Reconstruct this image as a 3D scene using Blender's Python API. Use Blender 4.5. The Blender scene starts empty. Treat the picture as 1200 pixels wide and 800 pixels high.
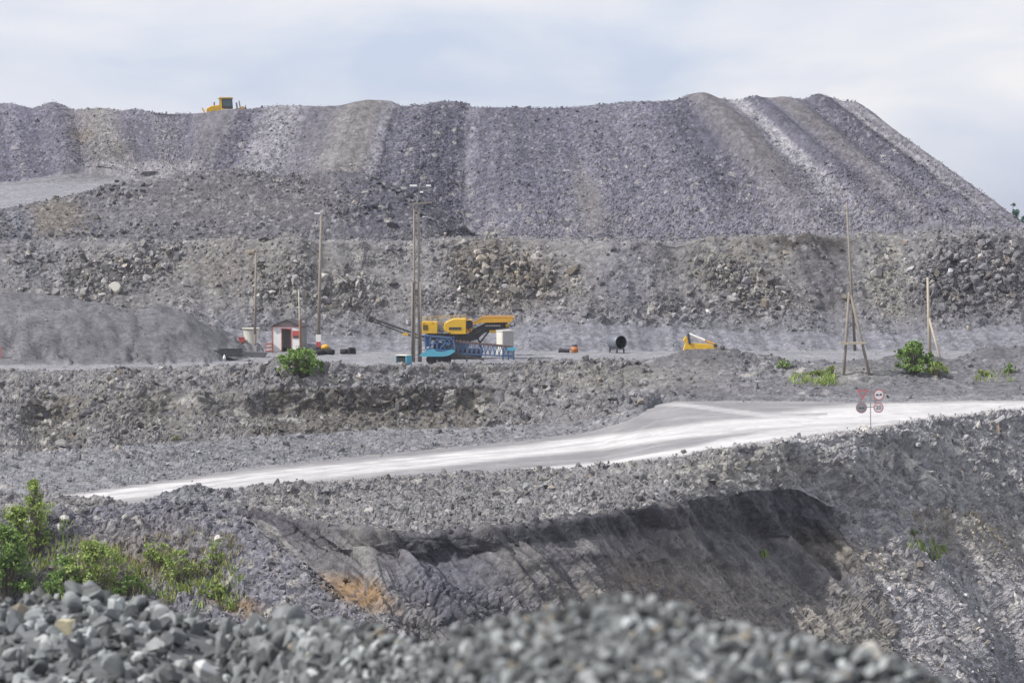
import bpy, bmesh, math, random
import numpy as np
from mathutils import Vector, Matrix
random.seed(7); RNG = np.random.default_rng(11)
SC = bpy.context.scene; COL = SC.collection
R = math.radians
# ------------------------------------------------------------------ camera
F = 3403.0; CZ = 13.5; PITCH = math.atan(144/F)
cp, sp_ = math.cos(PITCH), math.sin(PITCH)
def unproj(px, py, Y):
    """photo direction (px,py of the 1200x800 frame) to the world point at distance Y"""
    a = (np.asarray(px, float)-600)/F; b = (400-np.asarray(py, float))/F
    dy = cp + b*sp_; dz = -sp_ + b*cp
    s = Y/dy
    return a*s, s*dy, CZ + s*dz
def proj(x, y, z):
    zz = z-CZ
    d = y*cp - zz*sp_; u = y*sp_ + zz*cp
    return 600 + F*x/d, 400 - F*u/d
cam = bpy.data.cameras.new('camera'); camo = bpy.data.objects.new('camera', cam); COL.objects.link(camo)
cam.sensor_width = 36; cam.lens = 36*F/1200; cam.clip_start = .3; cam.clip_end = 20000
camo.location = (0, 0, CZ); camo.rotation_euler = (R(90)-PITCH, 0, 0)
cam.dof.use_dof = True; cam.dof.focus_distance = 272; cam.dof.aperture_fstop = 3.9
SC.camera = camo

# ------------------------------------------------------------------ noise
_perm = RNG.permutation(256).astype(np.int32); _perm = np.concatenate([_perm]*3)
_g = RNG.normal(size=(256, 3)).astype(np.float32); _g /= np.linalg.norm(_g, axis=1)[:, None]
def _h(i, j, k): return _perm[_perm[_perm[i & 255] + (j & 255)] + (k & 255)]
def pn(p):
    p = np.asarray(p, np.float32); i = np.floor(p).astype(np.int32); f = p-i
    w = f*f*f*(f*(f*6-15)+10); out = np.zeros(len(p), np.float32)
    for a in (0, 1):
        wa = w[:, 0] if a else 1-w[:, 0]
        for b in (0, 1):
            wb = wa*(w[:, 1] if b else 1-w[:, 1])
            for c in (0, 1):
                wc = wb*(w[:, 2] if c else 1-w[:, 2])
                g = _g[_h(i[:, 0]+a, i[:, 1]+b, i[:, 2]+c)]
                out += wc*(g[:, 0]*(f[:, 0]-a)+g[:, 1]*(f[:, 1]-b)+g[:, 2]*(f[:, 2]-c))
    return out*1.5
def fbm(p, o=4, gain=.5, ridge=False):
    p = np.asarray(p, np.float32); t = np.zeros(len(p), np.float32); a = 1.; n = 0
    for k in range(o):
        v = pn(p*(2.03**k)+k*17.3)
        if ridge: v = 1-2*np.abs(v)
        t += a*v; n += a; a *= gain
    return t/n
_r4 = RNG.random((256, 8)).astype(np.float32)
def rocky(p):
    """cells of broken rock: every cell a tilted facet at its own height, with a crack round it"""
    p = np.asarray(p, np.float32); i = np.floor(p).astype(np.int32); n = len(p)
    f1 = np.full(n, 9., np.float32); f2 = f1.copy(); idx = np.zeros(n, np.int32); hgt = np.zeros(n, np.float32)
    for a in (-1, 0, 1):
        for b in (-1, 0, 1):
            for c in (-1, 0, 1):
                ci = i+np.array((a, b, c), np.int32); h = _h(ci[:, 0], ci[:, 1], ci[:, 2]); r = _r4[h]
                d = p-ci-r[:, :3]; q = (d*d).sum(1)
                m = q < f1
                f2 = np.where(m, f1, np.minimum(f2, q))
                hh = r[:, 3]+((r[:, 4:7]-.5)*d).sum(1)*1.7
                hgt = np.where(m, hh, hgt); idx = np.where(m, h, idx); f1 = np.where(m, q, f1)
    e = np.clip((np.sqrt(f2)-np.sqrt(f1))*4, 0, 1)
    return hgt*(.35+.65*e), _r4[idx, 7]

# ------------------------------------------------------------------ tagging and mesh helpers
def tag(o, label=None, cat=None, group=None, kind=None):
    if label: o['label'] = label
    if cat: o['category'] = cat
    if group: o['group'] = group
    if kind: o['kind'] = kind
    return o
def np_mesh(name, V, Fc, mat, attrs=None, smooth=False):
    m = bpy.data.meshes.new(name); k = Fc.shape[1]
    m.vertices.add(len(V)); m.vertices.foreach_set('co', np.ascontiguousarray(V, np.float32).ravel())
    m.loops.add(Fc.size); m.loops.foreach_set('vertex_index', np.ascontiguousarray(Fc, np.int32).ravel())
    m.polygons.add(len(Fc)); m.polygons.foreach_set('loop_start', np.arange(0, Fc.size, k, dtype=np.int32))
    m.polygons.foreach_set('loop_total', np.full(len(Fc), k, np.int32))
    m.polygons.foreach_set('use_smooth', np.full(len(Fc), smooth, bool))
    for an, (t, arr) in (attrs or {}).items():
        at = m.attributes.new(an, t, 'POINT')
        if t == 'FLOAT_COLOR':
            arr = np.concatenate([arr, np.ones((len(arr), 1))], 1)
            at.data.foreach_set('color', np.ascontiguousarray(arr, np.float32).ravel())
        else: at.data.foreach_set('value', np.ascontiguousarray(arr, np.float32))
    m.materials.append(mat); m.update(calc_edges=True); m.validate()
    o = bpy.data.objects.new(name, m); COL.objects.link(o)
    return o

# ------------------------------------------------------------------ materials
def nmat(name):
    m = bpy.data.materials.new(name); m.use_nodes = True; nt = m.node_tree
    return m, nt, nt.nodes['Principled BSDF']
def N(nt, t, **kw):
    n = nt.nodes.new(t)
    for k, v in kw.items(): setattr(n, k, v)
    return n
def paint(name, col, rough=.55, metal=0., dirt=.35, scale=3., dirtcol=(.2, .19, .18), spec=.4):
    """weathered painted or bare material: colour broken by dust and grime, small bumps"""
    m, nt, b = nmat(name); L = nt.links.new
    tc = N(nt, 'ShaderNodeTexCoord')
    n = N(nt, 'ShaderNodeTexNoise'); n.inputs['Scale'].default_value = scale; n.inputs['Detail'].default_value = 7; n.inputs['Roughness'].default_value = .65
    L(tc.outputs['Object'], n.inputs['Vector'])
    cr = N(nt, 'ShaderNodeValToRGB'); cr.color_ramp.elements[0].position = .42; cr.color_ramp.elements[1].position = .72
    L(n.outputs['Fac'], cr.inputs['Fac'])
    mu = N(nt, 'ShaderNodeMath', operation='MULTIPLY'); mu.inputs[1].default_value = dirt; L(cr.outputs['Color'], mu.inputs[0])
    mx = N(nt, 'ShaderNodeMixRGB'); mx.inputs[1].default_value = (*col, 1); mx.inputs[2].default_value = (*dirtcol, 1)
    L(mu.outputs[0], mx.inputs[0]); L(mx.outputs[0], b.inputs['Base Color'])
    b.inputs['Roughness'].default_value = rough; b.inputs['Metallic'].default_value = metal; b.inputs['Specular IOR Level'].default_value = spec
    bp = N(nt, 'ShaderNodeBump'); bp.inputs['Strength'].default_value = .25; bp.inputs['Distance'].default_value = .02
    L(n.outputs['Fac'], bp.inputs['Height']); L(bp.outputs[0], b.inputs['Normal'])
    return m
def stone_mat(name, attr='Col', s1=1.3, s2=6., bump=.6, dist=.12, var=.55):
    m, nt, b = nmat(name); L = nt.links.new
    at = N(nt, 'ShaderNodeAttribute', attribute_name=attr); g = N(nt, 'ShaderNodeNewGeometry')
    n1 = N(nt, 'ShaderNodeTexNoise'); n1.inputs['Scale'].default_value = s1; n1.inputs['Detail'].default_value = 8; n1.inputs['Roughness'].default_value = .7
    n2 = N(nt, 'ShaderNodeTexNoise'); n2.inputs['Scale'].default_value = s2; n2.inputs['Detail'].default_value = 6; n2.inputs['Roughness'].default_value = .75
    vo = N(nt, 'ShaderNodeTexVoronoi'); vo.inputs['Scale'].default_value = s2*.5
    for q in (n1, n2, vo): L(g.outputs['Position'], q.inputs['Vector'])
    ad = N(nt, 'ShaderNodeMath', operation='ADD'); L(n1.outputs['Fac'], ad.inputs[0]); L(n2.outputs['Fac'], ad.inputs[1])
    mr = N(nt, 'ShaderNodeMapRange'); mr.inputs[1].default_value = .65; mr.inputs[2].default_value = 1.35; mr.inputs[3].default_value = 1-var; mr.inputs[4].default_value = 1+var
    L(ad.outputs[0], mr.inputs[0])
    sv = N(nt, 'ShaderNodeSeparateColor'); L(vo.outputs['Color'], sv.inputs[0])
    mr2 = N(nt, 'ShaderNodeMapRange'); mr2.inputs[3].default_value = 1-var*.45; mr2.inputs[4].default_value = 1+var*.45; L(sv.outputs[0], mr2.inputs[0])
    mm = N(nt, 'ShaderNodeMath', operation='MULTIPLY'); L(mr.outputs[0], mm.inputs[0]); L(mr2.outputs[0], mm.inputs[1])
    vm = N(nt, 'ShaderNodeVectorMath', operation='SCALE'); L(at.outputs['Color'], vm.inputs[0]); L(mm.outputs[0], vm.inputs['Scale'])
    L(vm.outputs[0], b.inputs['Base Color'])
    b.inputs['Roughness'].default_value = .88; b.inputs['Specular IOR Level'].default_value = .25
    bp = N(nt, 'ShaderNodeBump'); bp.inputs['Strength'].default_value = bump; bp.inputs['Distance'].default_value = dist
    L(ad.outputs[0], bp.inputs['Height']); L(bp.outputs[0], b.inputs['Normal'])
    return m
M_ROCK = stone_mat('broken_rock', s1=1.1, s2=5.5)
M_GRAVEL = stone_mat('fine_gravel', s1=.6, s2=9., bump=.7, dist=.08, var=.5)
M_ROAD = stone_mat('dusty_road', s1=.25, s2=2.5, bump=.2, dist=.04, var=.14)
M_RUBBLE = stone_mat('rubble_stone', s1=2.2, s2=9., bump=.3, dist=.05, var=.3)

# ------------------------------------------------------------------ terrain: control curves across the pit
STEP = 1.45
PX = np.arange(-175, 1376, STEP); NC = len(PX)
def key(keys, c): a = np.array(keys, float); return np.interp(PX, a[:, 0], a[:, c])
class Curve:
    def __init__(s, keys=None, Y=None, py=None, z=None):
        if keys is not None: py = key(keys, 1); Y = key(keys, 2)
        s.Y = np.asarray(Y, float)*np.ones(NC)
        s.z = unproj(PX, py, s.Y)[2] if z is None else np.asarray(z, float)*np.ones(NC)
def byz(keys):                                    # keys of (px, py, height): distance follows from the height
    py = key(keys, 1); z = key(keys, 2)
    return Curve(Y=(CZ-z)*F/(py-256), py=py, z=z)
def mixc(a, b, fy, fz=None):
    fz = fy if fz is None else fz
    return Curve(Y=a.Y+(b.Y-a.Y)*fy, z=a.z+(b.z-a.z)*fz)
c2 = Curve([(-300,712,187),(0,715,187),(220,733,183.5),(290,737,182),(340,740,179),(380,742,176),(430,745,172.5),(500,748,173.5),(600,740,175),(700,722,180),(800,725,190),(900,750,197.5),(1000,775,201),(1100,800,205),(1200,830,210),(1500,860,216)])
c1 = Curve(Y=c2.Y-15, z=c2.z-12)
c0 = Curve(Y=np.full(NC, 95.), z=np.full(NC, -27.))
lb = Curve([(-300,618,193.6),(0,612,193.6),(220,592,193.4),(290,599.5,191.3),(340,640,186.7),(380,655,183.5),(430,698,176.4),(560,690,176.2),(640,668,180.6),(700,664,184.2),(800,667,194.7),(880,670,202.2),(935,690,205.8),(1000,668,209.3),(1030,668,211),(1100,685,213.6),(1200,690,220.2),(1500,700,226)])
lt = Curve([(-300,610,194.2),(0,606,194.2),(220,591,193.6),(290,599,191.6),(340,638,186.9),(380,650,184),(430,690,176.8),(560,680,176.8),(640,658,181),(700,650,184.5),(800,653,195),(880,663,202.5),(935,680,206.5),(1000,648,210),(1030,650,212),(1100,678,214.2),(1200,680,221),(1500,690,227)])
rb = Curve([(-300,600,194.8),(0,602,194.8),(220,589.5,193.8),(290,598.5,191.9),(340,632,187.2),(380,645,184.6),(430,652,178.8),(500,662,178.5),(560,652,178.8),(640,636,182.3),(700,630,186.3),(800,620,197.2),(880,627,205),(935,640,209.3),(970,640,209),(1000,640,210.6),(1100,650,217),(1200,650,223.5),(1500,655,229)])
rt = Curve([(-300,594,195.4),(0,598,195.4),(150,598,195),(220,588,194),(290,598,192.3),(340,606,188),(380,613,185.5),(430,620,179.6),(560,620,179.5),(640,610,183),(700,602,187),(760,592,193),(800,586,198),(880,573,206),(935,571,211),(970,590,211.5),(1000,595,213.5),(1100,600,221),(1200,600,227.5),(1500,600,234)])
uc = key([(-300,0),(300,0),(360,.5),(430,1.),(560,1.),(620,.4),(660,.1),(700,.8),(830,.9),(880,.7),(940,1.2),(975,.8),(1000,.2),(1020,.5),(1040,.0),(1500,0)], 1)
rb.Y = np.maximum(rb.Y, rt.Y-.9*(uc > 0)*1.+0*uc) if False else rb.Y*(1-np.clip(uc, 0, 1))+(rt.Y+.3*uc)*np.clip(uc, 0, 1)
_n = lambda s, k: fbm(np.stack([PX/s, 0*PX+k, 0*PX], -1), 4)
uc = np.clip(.25*(uc-.75)+.25*_n(45., 3), 0, .3)*(uc > 0); rb.Y = rb.Y+0
rt.z = rt.z+.35*_n(30., 8); rb.z = rb.z+.7*_n(38., 5); rb.Y = rb.Y+.5*_n(26., 12); _q = .8*_n(14., 21)*(uc > 0); rt.Y = rt.Y+_q; rb.Y = rb.Y+_q*.8
sb = Curve([(-300,630,192.5),(0,622,192.6),(220,597,193),(290,600.5,190.5),(340,645,185),(380,680,180.2),(430,722,174.5),(1500,722,174.5)])
gb = Curve([(-300,624,193),(0,617,193),(220,594,193.2),(290,600,191),(340,650,186.2),(380,684,181.4),(430,714,175.3),(1500,714,175.3)])
w = np.clip((PX-430)/15, 0, 1)
for c, f in ((sb, .4), (gb, .6)):
    q = mixc(c2, lb, f); c.Y = c.Y*(1-w)+q.Y*w; c.z = c.z*(1-w)+q.z*w
rn = byz([(-300,640,-9),(0,606,-7.3),(100,597,-6.75),(200,592,-6.2),(300,578,-5.7),(400,567,-5.4),(500,558,-5.2),(600,553,-5),(700,548,-4.7),(800,535,-3.7),(900,519,-2.9),(1000,505,-2.5),(1100,491,-2.3),(1200,480,-2.1),(1500,470,-2.0)])
hpy = key([(-300,600),(0,572),(60,575),(100,583),(130,582),(150,592),(165,593),(185,581),(205,570),(220,566),(250,573),(280,571),(320,565),(400,565),(420,562),(500,556),(560,551),(640,551),(700,545),(760,543),(800,534),(860,521),(900,519),(960,514),(1000,505),(1020,507),(1060,494),(1100,489),(1150,481),(1200,476),(1500,466)], 1)
h = Curve(Y=rn.Y-2.6, py=hpy)
wl2 = np.interp(PX, [200, 290], [0, 1])
hb = Curve(Y=np.minimum(np.maximum(rn.Y-7., rt.Y*.5+h.Y*.5), h.Y-.6), z=np.minimum(h.z-.7*wl2, rt.z*.35+h.z*.65)*wl2+(rt.z*.5+h.z*.5)*(1-wl2))
rf = byz([(-300,640,-9.6),(0,592,-7.1),(100,577,-6.4),(300,548,-5.7),(500,528,-5.25),(600,518,-4.8),(700,505,-4.2),(740,491,-3.1),(770,473,-2.4),(800,469,-2.0),(900,470,-1.9),(1000,472,-1.9),(1200,469,-1.8),(1500,466,-1.7)])
ef = byz([(-300,560,-5),(0,532,-4.6),(100,526,-4.5),(300,512,-4.4),(400,505,-4.3),(500,502,-4.2),(600,500,-4),(700,492,-3.4),(745,480,-2.6),(770,469,-1.9),(790,466.5,-1.6),(900,466,-1.5),(1000,466,-1.6),(1200,464,-1.5),(1500,462,-1.4)])
e = byz([(-300,431,.7),(0,431,.6),(200,430,.6),(300,427,.9),(400,428,.9),(500,428,.8),(600,427,.7),(640,423,.9),(700,419,1.2),(800,419,1.2),(900,421,1.1),(1000,427,.8),(1060,421,1.1),(1200,419,1.1),(1500,419,1.1)])
e2 = Curve(Y=e.Y+3.2, z=np.full(NC, .05))
cut = key([(-300,0),(20,0),(45,.9),(85,.9),(110,.2),(150,.5),(200,.7),(230,.3),(290,.6),(320,1),(560,1),(590,.3),(650,0),(1500,0)], 1)
d1 = mixc(ef, e, .6+.14*cut, .6+.04*cut); d2 = mixc(ef, e, .35+.34*cut, .35-.1*cut)
t = byz([(-300,412,0),(1500,411,0)])
ap = Curve(Y=t.Y+4.2, z=1.9+.6*np.sin(PX/90.))
qpy = key([(-300,283),(0,284),(100,283),(200,286),(300,284),(400,282),(480,283),(540,279),(600,279),(700,282),(800,283),(830,278),(990,278),(1010,275),(1060,278),(1080,274),(1200,272),(1500,272)], 1)
q = Curve(Y=308+1.2*np.sin(PX/70.)+np.sin(PX/31.), py=qpy)
mt = Curve(Y=np.interp(PX, [-300, 500, 600, 1500], [321, 321, 334, 334]), py=qpy-np.interp(PX, [500, 600], [1.2, 2.]))
mpy = key([(-300,250),(0,246),(60,234),(100,226),(150,214),(200,204),(280,200),(330,206),(400,199),(450,211),(500,235),(540,258),(590,278),(600,278.5)], 1)
mw = np.interp(PX, [540, 595], [1, 0])
TZ = CZ-2.2
plane = lambda Y: TZ+.75*(Y-334.5)
mY = np.interp(PX, [-300, 0, 60, 100, 200, 400, 450, 500, 540, 590, 600], [327, 327, 328.5, 330, 332, 332, 331, 329, 328, 333, 334.4])
m = Curve(Y=mY, py=mpy); m.z = m.z*mw+plane(m.Y)*(1-mw)
hbY = np.interp(PX, [-300, 100, 160, 205, 230, 400, 500, 590, 600], [375, 375, 370, 350, 345, 343, 340, 336, 334.8])
hp = Curve(Y=hbY, py=np.interp(PX, [-300, 100, 160, 200, 210], [213, 213, 209, 202, 200]))
wl = np.interp(PX, [190, 230], [1, 0]); hp.z = hp.z*wl+np.minimum(plane(hbY), np.maximum(m.z-.8, plane(hbY)*0+TZ))*(1-wl)*mw+plane(hbY)*(1-wl)*(1-mw)
hcpy = key([(-300,130),(-100,126),(0,122),(15,121),(40,127),(65,123),(90,131),(115,130),(150,132),(200,131),(240,131),(265,128.5),(290,127),(320,125),(400,124),(430,119),(455,119),(470,124),(500,123),(515,119),(545,119),(555,124),(620,123),(670,122),(700,120),(760,118),(790,117),(805,112),(825,112),(840,118),(860,118),(885,114),(905,116),(940,115),(955,112),(970,112),(985,117),(1005,119),(1020,129),(1060,161),(1100,192),(1150,227),(1195,261),(1230,273),(1500,276)], 1)
kk = (256-hcpy)/F
Yr = (.75*334.5+2.2)/(.75-kk); Yl = (.75*hbY-(hp.z-CZ))/(.75-kk)
wr = np.interp(PX, [150, 330], [0, 1])
hc = Curve(Y=Yl*(1-wr)+Yr*wr, py=hcpy)
er = np.interp(PX, [975, 1010], [0, 1])
b1 = Curve(Y=hc.Y+60*(1-er)+2*er, z=hc.z-1.2*(1-er)-.9*er)
b2 = Curve(Y=b1.Y+30, z=np.where(hc.z > 3, 1.5+0*hc.z, hc.z-1))
b3 = Curve(Y=np.full(NC, 620.), z=np.full(NC, 0.)); b4 = Curve(Y=np.full(NC, 9000.), z=np.full(NC, -1.))
# name, near curve, far curve, rows, low, mid, rock amplitude, small rock amplitude, smooth
SEG = [('pit_floor', c0, c1, 10), ('pit_slope', c1, c2, 40), ('pit_slope', c2, sb, 66), ('pit_slope', sb, gb, 10), ('pit_slope', gb, lb, 24), ('pit_slope', lb, lt, 14), ('pit_slope', lt, rb, 30), ('pit_slope', rb, rt, 32),
       ('pit_bank', rt, hb, 52), ('pit_bank', hb, h, 26), ('pit_bank', h, rn, 12), ('road', rn, rf, 40), ('embankment', rf, ef, 34), ('embankment', ef, d2, 24), ('embankment', d2, d1, 22), ('embankment', d1, e, 28),
       ('embankment', e, e2, 20), ('yard', e2, t, 60), ('quarry_face', t, ap, 26), ('quarry_face', ap, q, 92), ('terrace', q, mt, 12), ('rock_mound', mt, m, 60), ('rock_mound', m, hp, 26), ('spoil_heap', hp, hc, 136), ('spoil_heap', hc, b1, 12), ('spoil_heap', b1, b2, 8), ('ground', b2, b3, 10), ('ground', b3, b4, 8)]
AMP = {'pit_floor': (1, .3, .3, .1), 'pit_slope': (.25, .35, .30, .16), 'pit_bank': (.15, .4, .34, .16), 'road': (.05, .05, 0, 0), 'embankment': (.25, .45, .36, .18), 'yard': (.1, .1, .06, .04),
       'quarry_face': (.9, .5, .30, .16), 'terrace': (.1, .12, .2, .1), 'rock_mound': (.5, .3, .3, .14), 'spoil_heap': (.35, .3, .2, .13), 'ground': (0, 0, 0, 0)}
rowsY, rowsZ, segi = [c0.Y], [c0.z], [0]
prev = (c0.Y.copy(), c0.z.copy())
for si, (nm, a, b, n) in enumerate(SEG):
    bY = np.maximum(b.Y, prev[0]+.08) if b is not rt else np.minimum(np.maximum(b.Y, prev[0]-1.2), prev[0]+9); bz = b.z
    for k in range(1, n+1):
        f = k/n
        if si >= 26: f = f*f
        rowsY.append(prev[0]+(bY-prev[0])*f); rowsZ.append(prev[1]+(bz-prev[1])*f); segi.append(si)
    prev = (bY, bz.copy())
GY = np.array(rowsY); GZ = np.array(rowsZ); segi = np.array(segi); NR = len(GY)
# round the creases a little between curves along the columns and soften the keys across them
def blur(A, ax, n, skip=None):
    for _ in range(n):
        B = A.copy()
        if ax: B[:, 1:-1] = .25*A[:, :-2]+.5*A[:, 1:-1]+.25*A[:, 2:]
        else: B[1:-1] = .25*A[:-2]+.5*A[1:-1]+.25*A[2:]
        A = B if skip is None else np.where(skip[:, None], A, B)
    return A
sharp = np.array([SEG[i][0] in ('ground',) for i in segi])
pr = np.isin(np.array([SEG[i][0] for i in segi]), ('pit_slope', 'pit_floor'))
GZ = np.where(pr[:, None], blur(GZ, 1, 22), blur(GZ, 1, 3)); GY = np.where(pr[:, None], blur(GY, 1, 22), blur(GY, 1, 3))
GZ = blur(GZ, 0, 3, sharp); GY = blur(GY, 0, 3, sharp)
br = np.isin(np.array([SEG[i][0] for i in segi]), ('road', 'embankment'))
GZ = np.where(br[:, None], blur(GZ, 1, 45), GZ); GY = np.where(br[:, None], blur(GY, 1, 45), GY)
for (aa, bb, nn) in ((6, 8, 50), (5, 6, 16)):
    rr_ = np.array([i in range(aa, bb+1) for i in segi]); c_ = np.where(segi == 7)[0][-1] if aa == 6 else np.where(segi == 5)[0][-1]
    rr_ = np.abs(np.arange(NR)-c_) > 16; GZ = blur(GZ, 0, nn, rr_); GY = blur(GY, 0, nn, rr_)
U = (unproj(PX, 500, 100.)[0]/100.)[None, :]
GX = U*GY
P = np.stack([GX, GY, GZ], -1)
def normals(P):
    du = np.gradient(P, axis=1); dv = np.gradient(P, axis=0); n = np.cross(du, dv); n /= np.linalg.norm(n, axis=-1, keepdims=True)+1e-9
    return n
nrm = normals(np.stack([blur(blur(P[..., k], 1, 8), 0, 5) for k in range(3)], -1))
Pf = P.reshape(-1, 3).astype(np.float32); Nf = nrm.reshape(-1, 3).astype(np.float32)
seg = np.repeat(segi, NC); names = np.array([SEG[i][0] for i in range(len(SEG))])[seg]
ppx, ppy = proj(Pf[:, 0], Pf[:, 1], Pf[:, 2])
amp = np.array([AMP[SEG[i][0]] for i in range(len(SEG))], np.float32)[seg]
isn = lambda n: names == n
def ell(cx, cy, rx, ry, rot=0, soft=.35, warp=None):
    c, s = math.cos(R(rot)), math.sin(R(rot)); dx = ppx-cx; dy = ppy-cy
    d = np.sqrt(((dx*c+dy*s)/rx)**2+((-dx*s+dy*c)/ry)**2)
    if warp is not None: d = d+warp
    return np.clip((1+soft-d)/(2*soft), 0, 1)
W1 = fbm(Pf/6., 4)*.75; W2 = fbm(Pf/2.+31, 3); W3 = fbm(Pf/25.+77, 3)
cs_ = np.where(names == 'spoil_heap', .6, np.where(np.isin(names, ('pit_slope', 'pit_bank', 'rock_mound')), .9, 1.15)).astype(np.float32)[:, None]
BIG, bigid = rocky(Pf/cs_); SML, smlid = rocky(Pf/(cs_*.42)+50)
# --- mounds standing on the yard and elsewhere (metres, round a photo column at its distance)
def at_px(px, Y): return (px-600)/F*Y
def mound(px, Y, rx, ry, hgt, k=1.):
    x0 = at_px(px, Y); d = np.sqrt(((Pf[:, 0]-x0)/rx)**2+((Pf[:, 1]-Y)/ry)**2)
    d = d+fbm(Pf/2.5+px, 3)*.18
    return hgt*np.clip(1-d, 0, 1)**k
MND = np.zeros(len(Pf), np.float32)
for a in ((20, 285, 23, 18.5, 6.1, .55), (190, 283, 8.6, 14.5, 5.3, .85), (-140, 284, 18, 17, 6.6, .6), (110, 272, 5, 6, 2.3, 1), (20, 271, 6, 6, 2., 1)):
    MND = np.maximum(MND, mound(*a)*isn('yard'))
MND = MND*(1+.16*W3+.10*W1)+np.clip(MND, 0, 1)*.35*fbm(Pf/np.array((7., 9., 7.), np.float32)+60, 3)
for a in ((844, 257, 4.3, 3.8, 1.65, .9), (795, 258, 3, 3.4, .8, 1), (905, 258, 3.2, 2.6, 1.5, .9), (960, 262, 3, 3, 1., 1), (1010, 259, 4, 2.6, 1.3, .9), (1150, 266, 4, 3, 1.8, .8), (1128, 262, 3, 3, 1.2, .8), (1200, 266, 5, 3, 1.6, .8), (1050, 256, 6, 2, .9, .8), (740, 260, 5, 2.4, .9, .8), (640, 255, 6, 2.2, .6, .8), (340, 250, 5, 2, .8, .8), (520, 254, 4, 1.8, .7, .8), (1270, 265, 7, 4, 2, .8)):
    MND = MND+mound(*a)*(isn('yard') | isn('embankment'))*.8
for a in ((50, 372, 7, 7, 1.3, 1.6), (95, 372, 8, 8, 1.9, 1.6)):
    MND = MND+mound(*a)*(.45*isn('rock_mound')*(seg == 22)+.8*(isn('spoil_heap') & (seg == 23)))*np.clip((30-Pf[:, 2])/8, 0, 1)
DISP_Z = MND
# --- gullies down the pit wall, tipping fans on the heap
qc = Pf[:, 0]+.8*Pf[:, 2]+.25*Pf[:, 1]
qc = qc+W1*1.1
gul = fbm(np.stack([qc/2.9, Pf[:, 2]/9., Pf[:, 1]/30.], -1), 3, .5, True)
strk = fbm(np.stack([qc/.85, Pf[:, 2]/6., Pf[:, 1]/30.+8], -1), 3, .6)
gulL = fbm(np.stack([qc/4.2, Pf[:, 2]/13., Pf[:, 1]/30.+4], -1), 3, .5)
tt = np.clip((29-Pf[:, 2])/17., 0, 1.3)
_sx = (np.array([-400, 0, 100, 180, 230, 290, 350, 430, 545, 650, 760, 850, 985, 1400])-600)/F*357; _sv = np.array([8, 8, 9, 5, -2, -7, -6, -4, -1.5, 3, 9, 15, 20, 22.])
cs0 = Pf[:, 0].copy()
for _ in range(4): cs0 = Pf[:, 0]-tt*np.interp(cs0, _sx, _sv)
spx = 600+cs0/357*F                                 # photo column where a point's tipping run starts on the crest
strf = fbm(np.stack([cs0/1.3, tt*1.1, 0*tt+9], -1), 3, .6)
str_ = np.clip(fbm(np.stack([cs0/4.6, tt*.6, 0*tt+3], -1), 3, .6)*1.5, -.6, .6)
spw = spx+W1*11+W3*10+strf*5
def band(c, hw, soft=.5): return np.clip((1+soft-np.abs(spw-c)/hw)/(2*soft), 0, 1)
qs = fbm(np.stack([Pf[:, 0]/3.5+Pf[:, 2]*.08, Pf[:, 2]/14., 0*tt+5], -1), 3, .6)
rightm = isn('rock_mound') & (ppx > 596)
heap = isn('spoil_heap') | rightm; quar = isn('quarry_face'); pit = isn('pit_slope'); moun = isn('rock_mound') & ~rightm & (seg != 22); bank = isn('pit_bank'); emb = isn('embankment'); yard = isn('yard'); road = isn('road')
coarse = np.ones(len(Pf), np.float32)
hc_ = .55+str_*.4+.6*(tt-.45)+.3*W1
FANS = [(15, 14, (.15, .147, .175), .7, .7, .9), (68, 34, (.235, .225, .205), .9, .9, .8), (130, 26, (.11, .108, .13), .9, .5, 1.), (185, 26, (.165, .163, .18), .6, 1., -.15), (262, 32, (.165, .158, .165), .9, .15, .5), (305, 12, (.14, .137, .168), .7, .9, -.2), (345, 24, (.31, .305, .315), .95, .7, .3),
        (382, 14, (.165, .16, .17), .7, .3, 0), (432, 30, (.205, .197, .185), .95, .12, .8), (466, 5, (.27, .265, .28), .8, .6, .2), (482, 12, (.15, .146, .18), .7, .7, -.3), (525, 30, (.10, .098, .128), .95, 1.1, .2), (556, 6, (.27, .265, .29), .7, .6, -.3), (612, 42, (.125, .122, .155), .85, .6, .1), (720, 40, (.155, .152, .185), .7, .7, .2),
        (785, 18, (.10, .098, .128), .9, .9, -.2), (822, 20, (.155, .147, .147), .95, .12, .9), (855, 10, (.38, .375, .38), 1., .8, -.1), (879, 10, (.105, .102, .13), .9, .9, .5), (908, 15, (.165, .157, .157), .95, .12, .6), (934, 9, (.15, .147, .175), .8, .8, -.2), (953, 9, (.10, .098, .122), .9, .8, .6), (968, 4.5, (.33, .325, .33), .9, .6, 0), (981, 6, (.26, .255, .26), .8, .5, .3)]
RIB = np.zeros(len(Pf), np.float32)
for (c, hw, col, st, cv, rb_) in FANS:
    fd = np.clip((1.5 if cv < .3 else 2.2)-tt*1.5+W1*.9, 0, 1) if cv < .3 or cv > 1 else np.clip(1.9-tt*1.1+W1*.6, .2, 1)
    k = band(c, hw)*fd; hc_ = hc_+(cv*(.75+.6*(tt-.3))-hc_)*k*.85
    RIB += rb_*(1.6 if c > 800 else 1.35 if c < 200 else 1)*np.exp(-((spx+W1*9+W3*8-c)/(hw*1.0))**2)*np.clip(1.3-tt*.7, .2, 1)
coarse = np.where(heap, np.clip(hc_, .08, 1.4), coarse)
qz = np.full(len(Pf), .30, np.float32)
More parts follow.
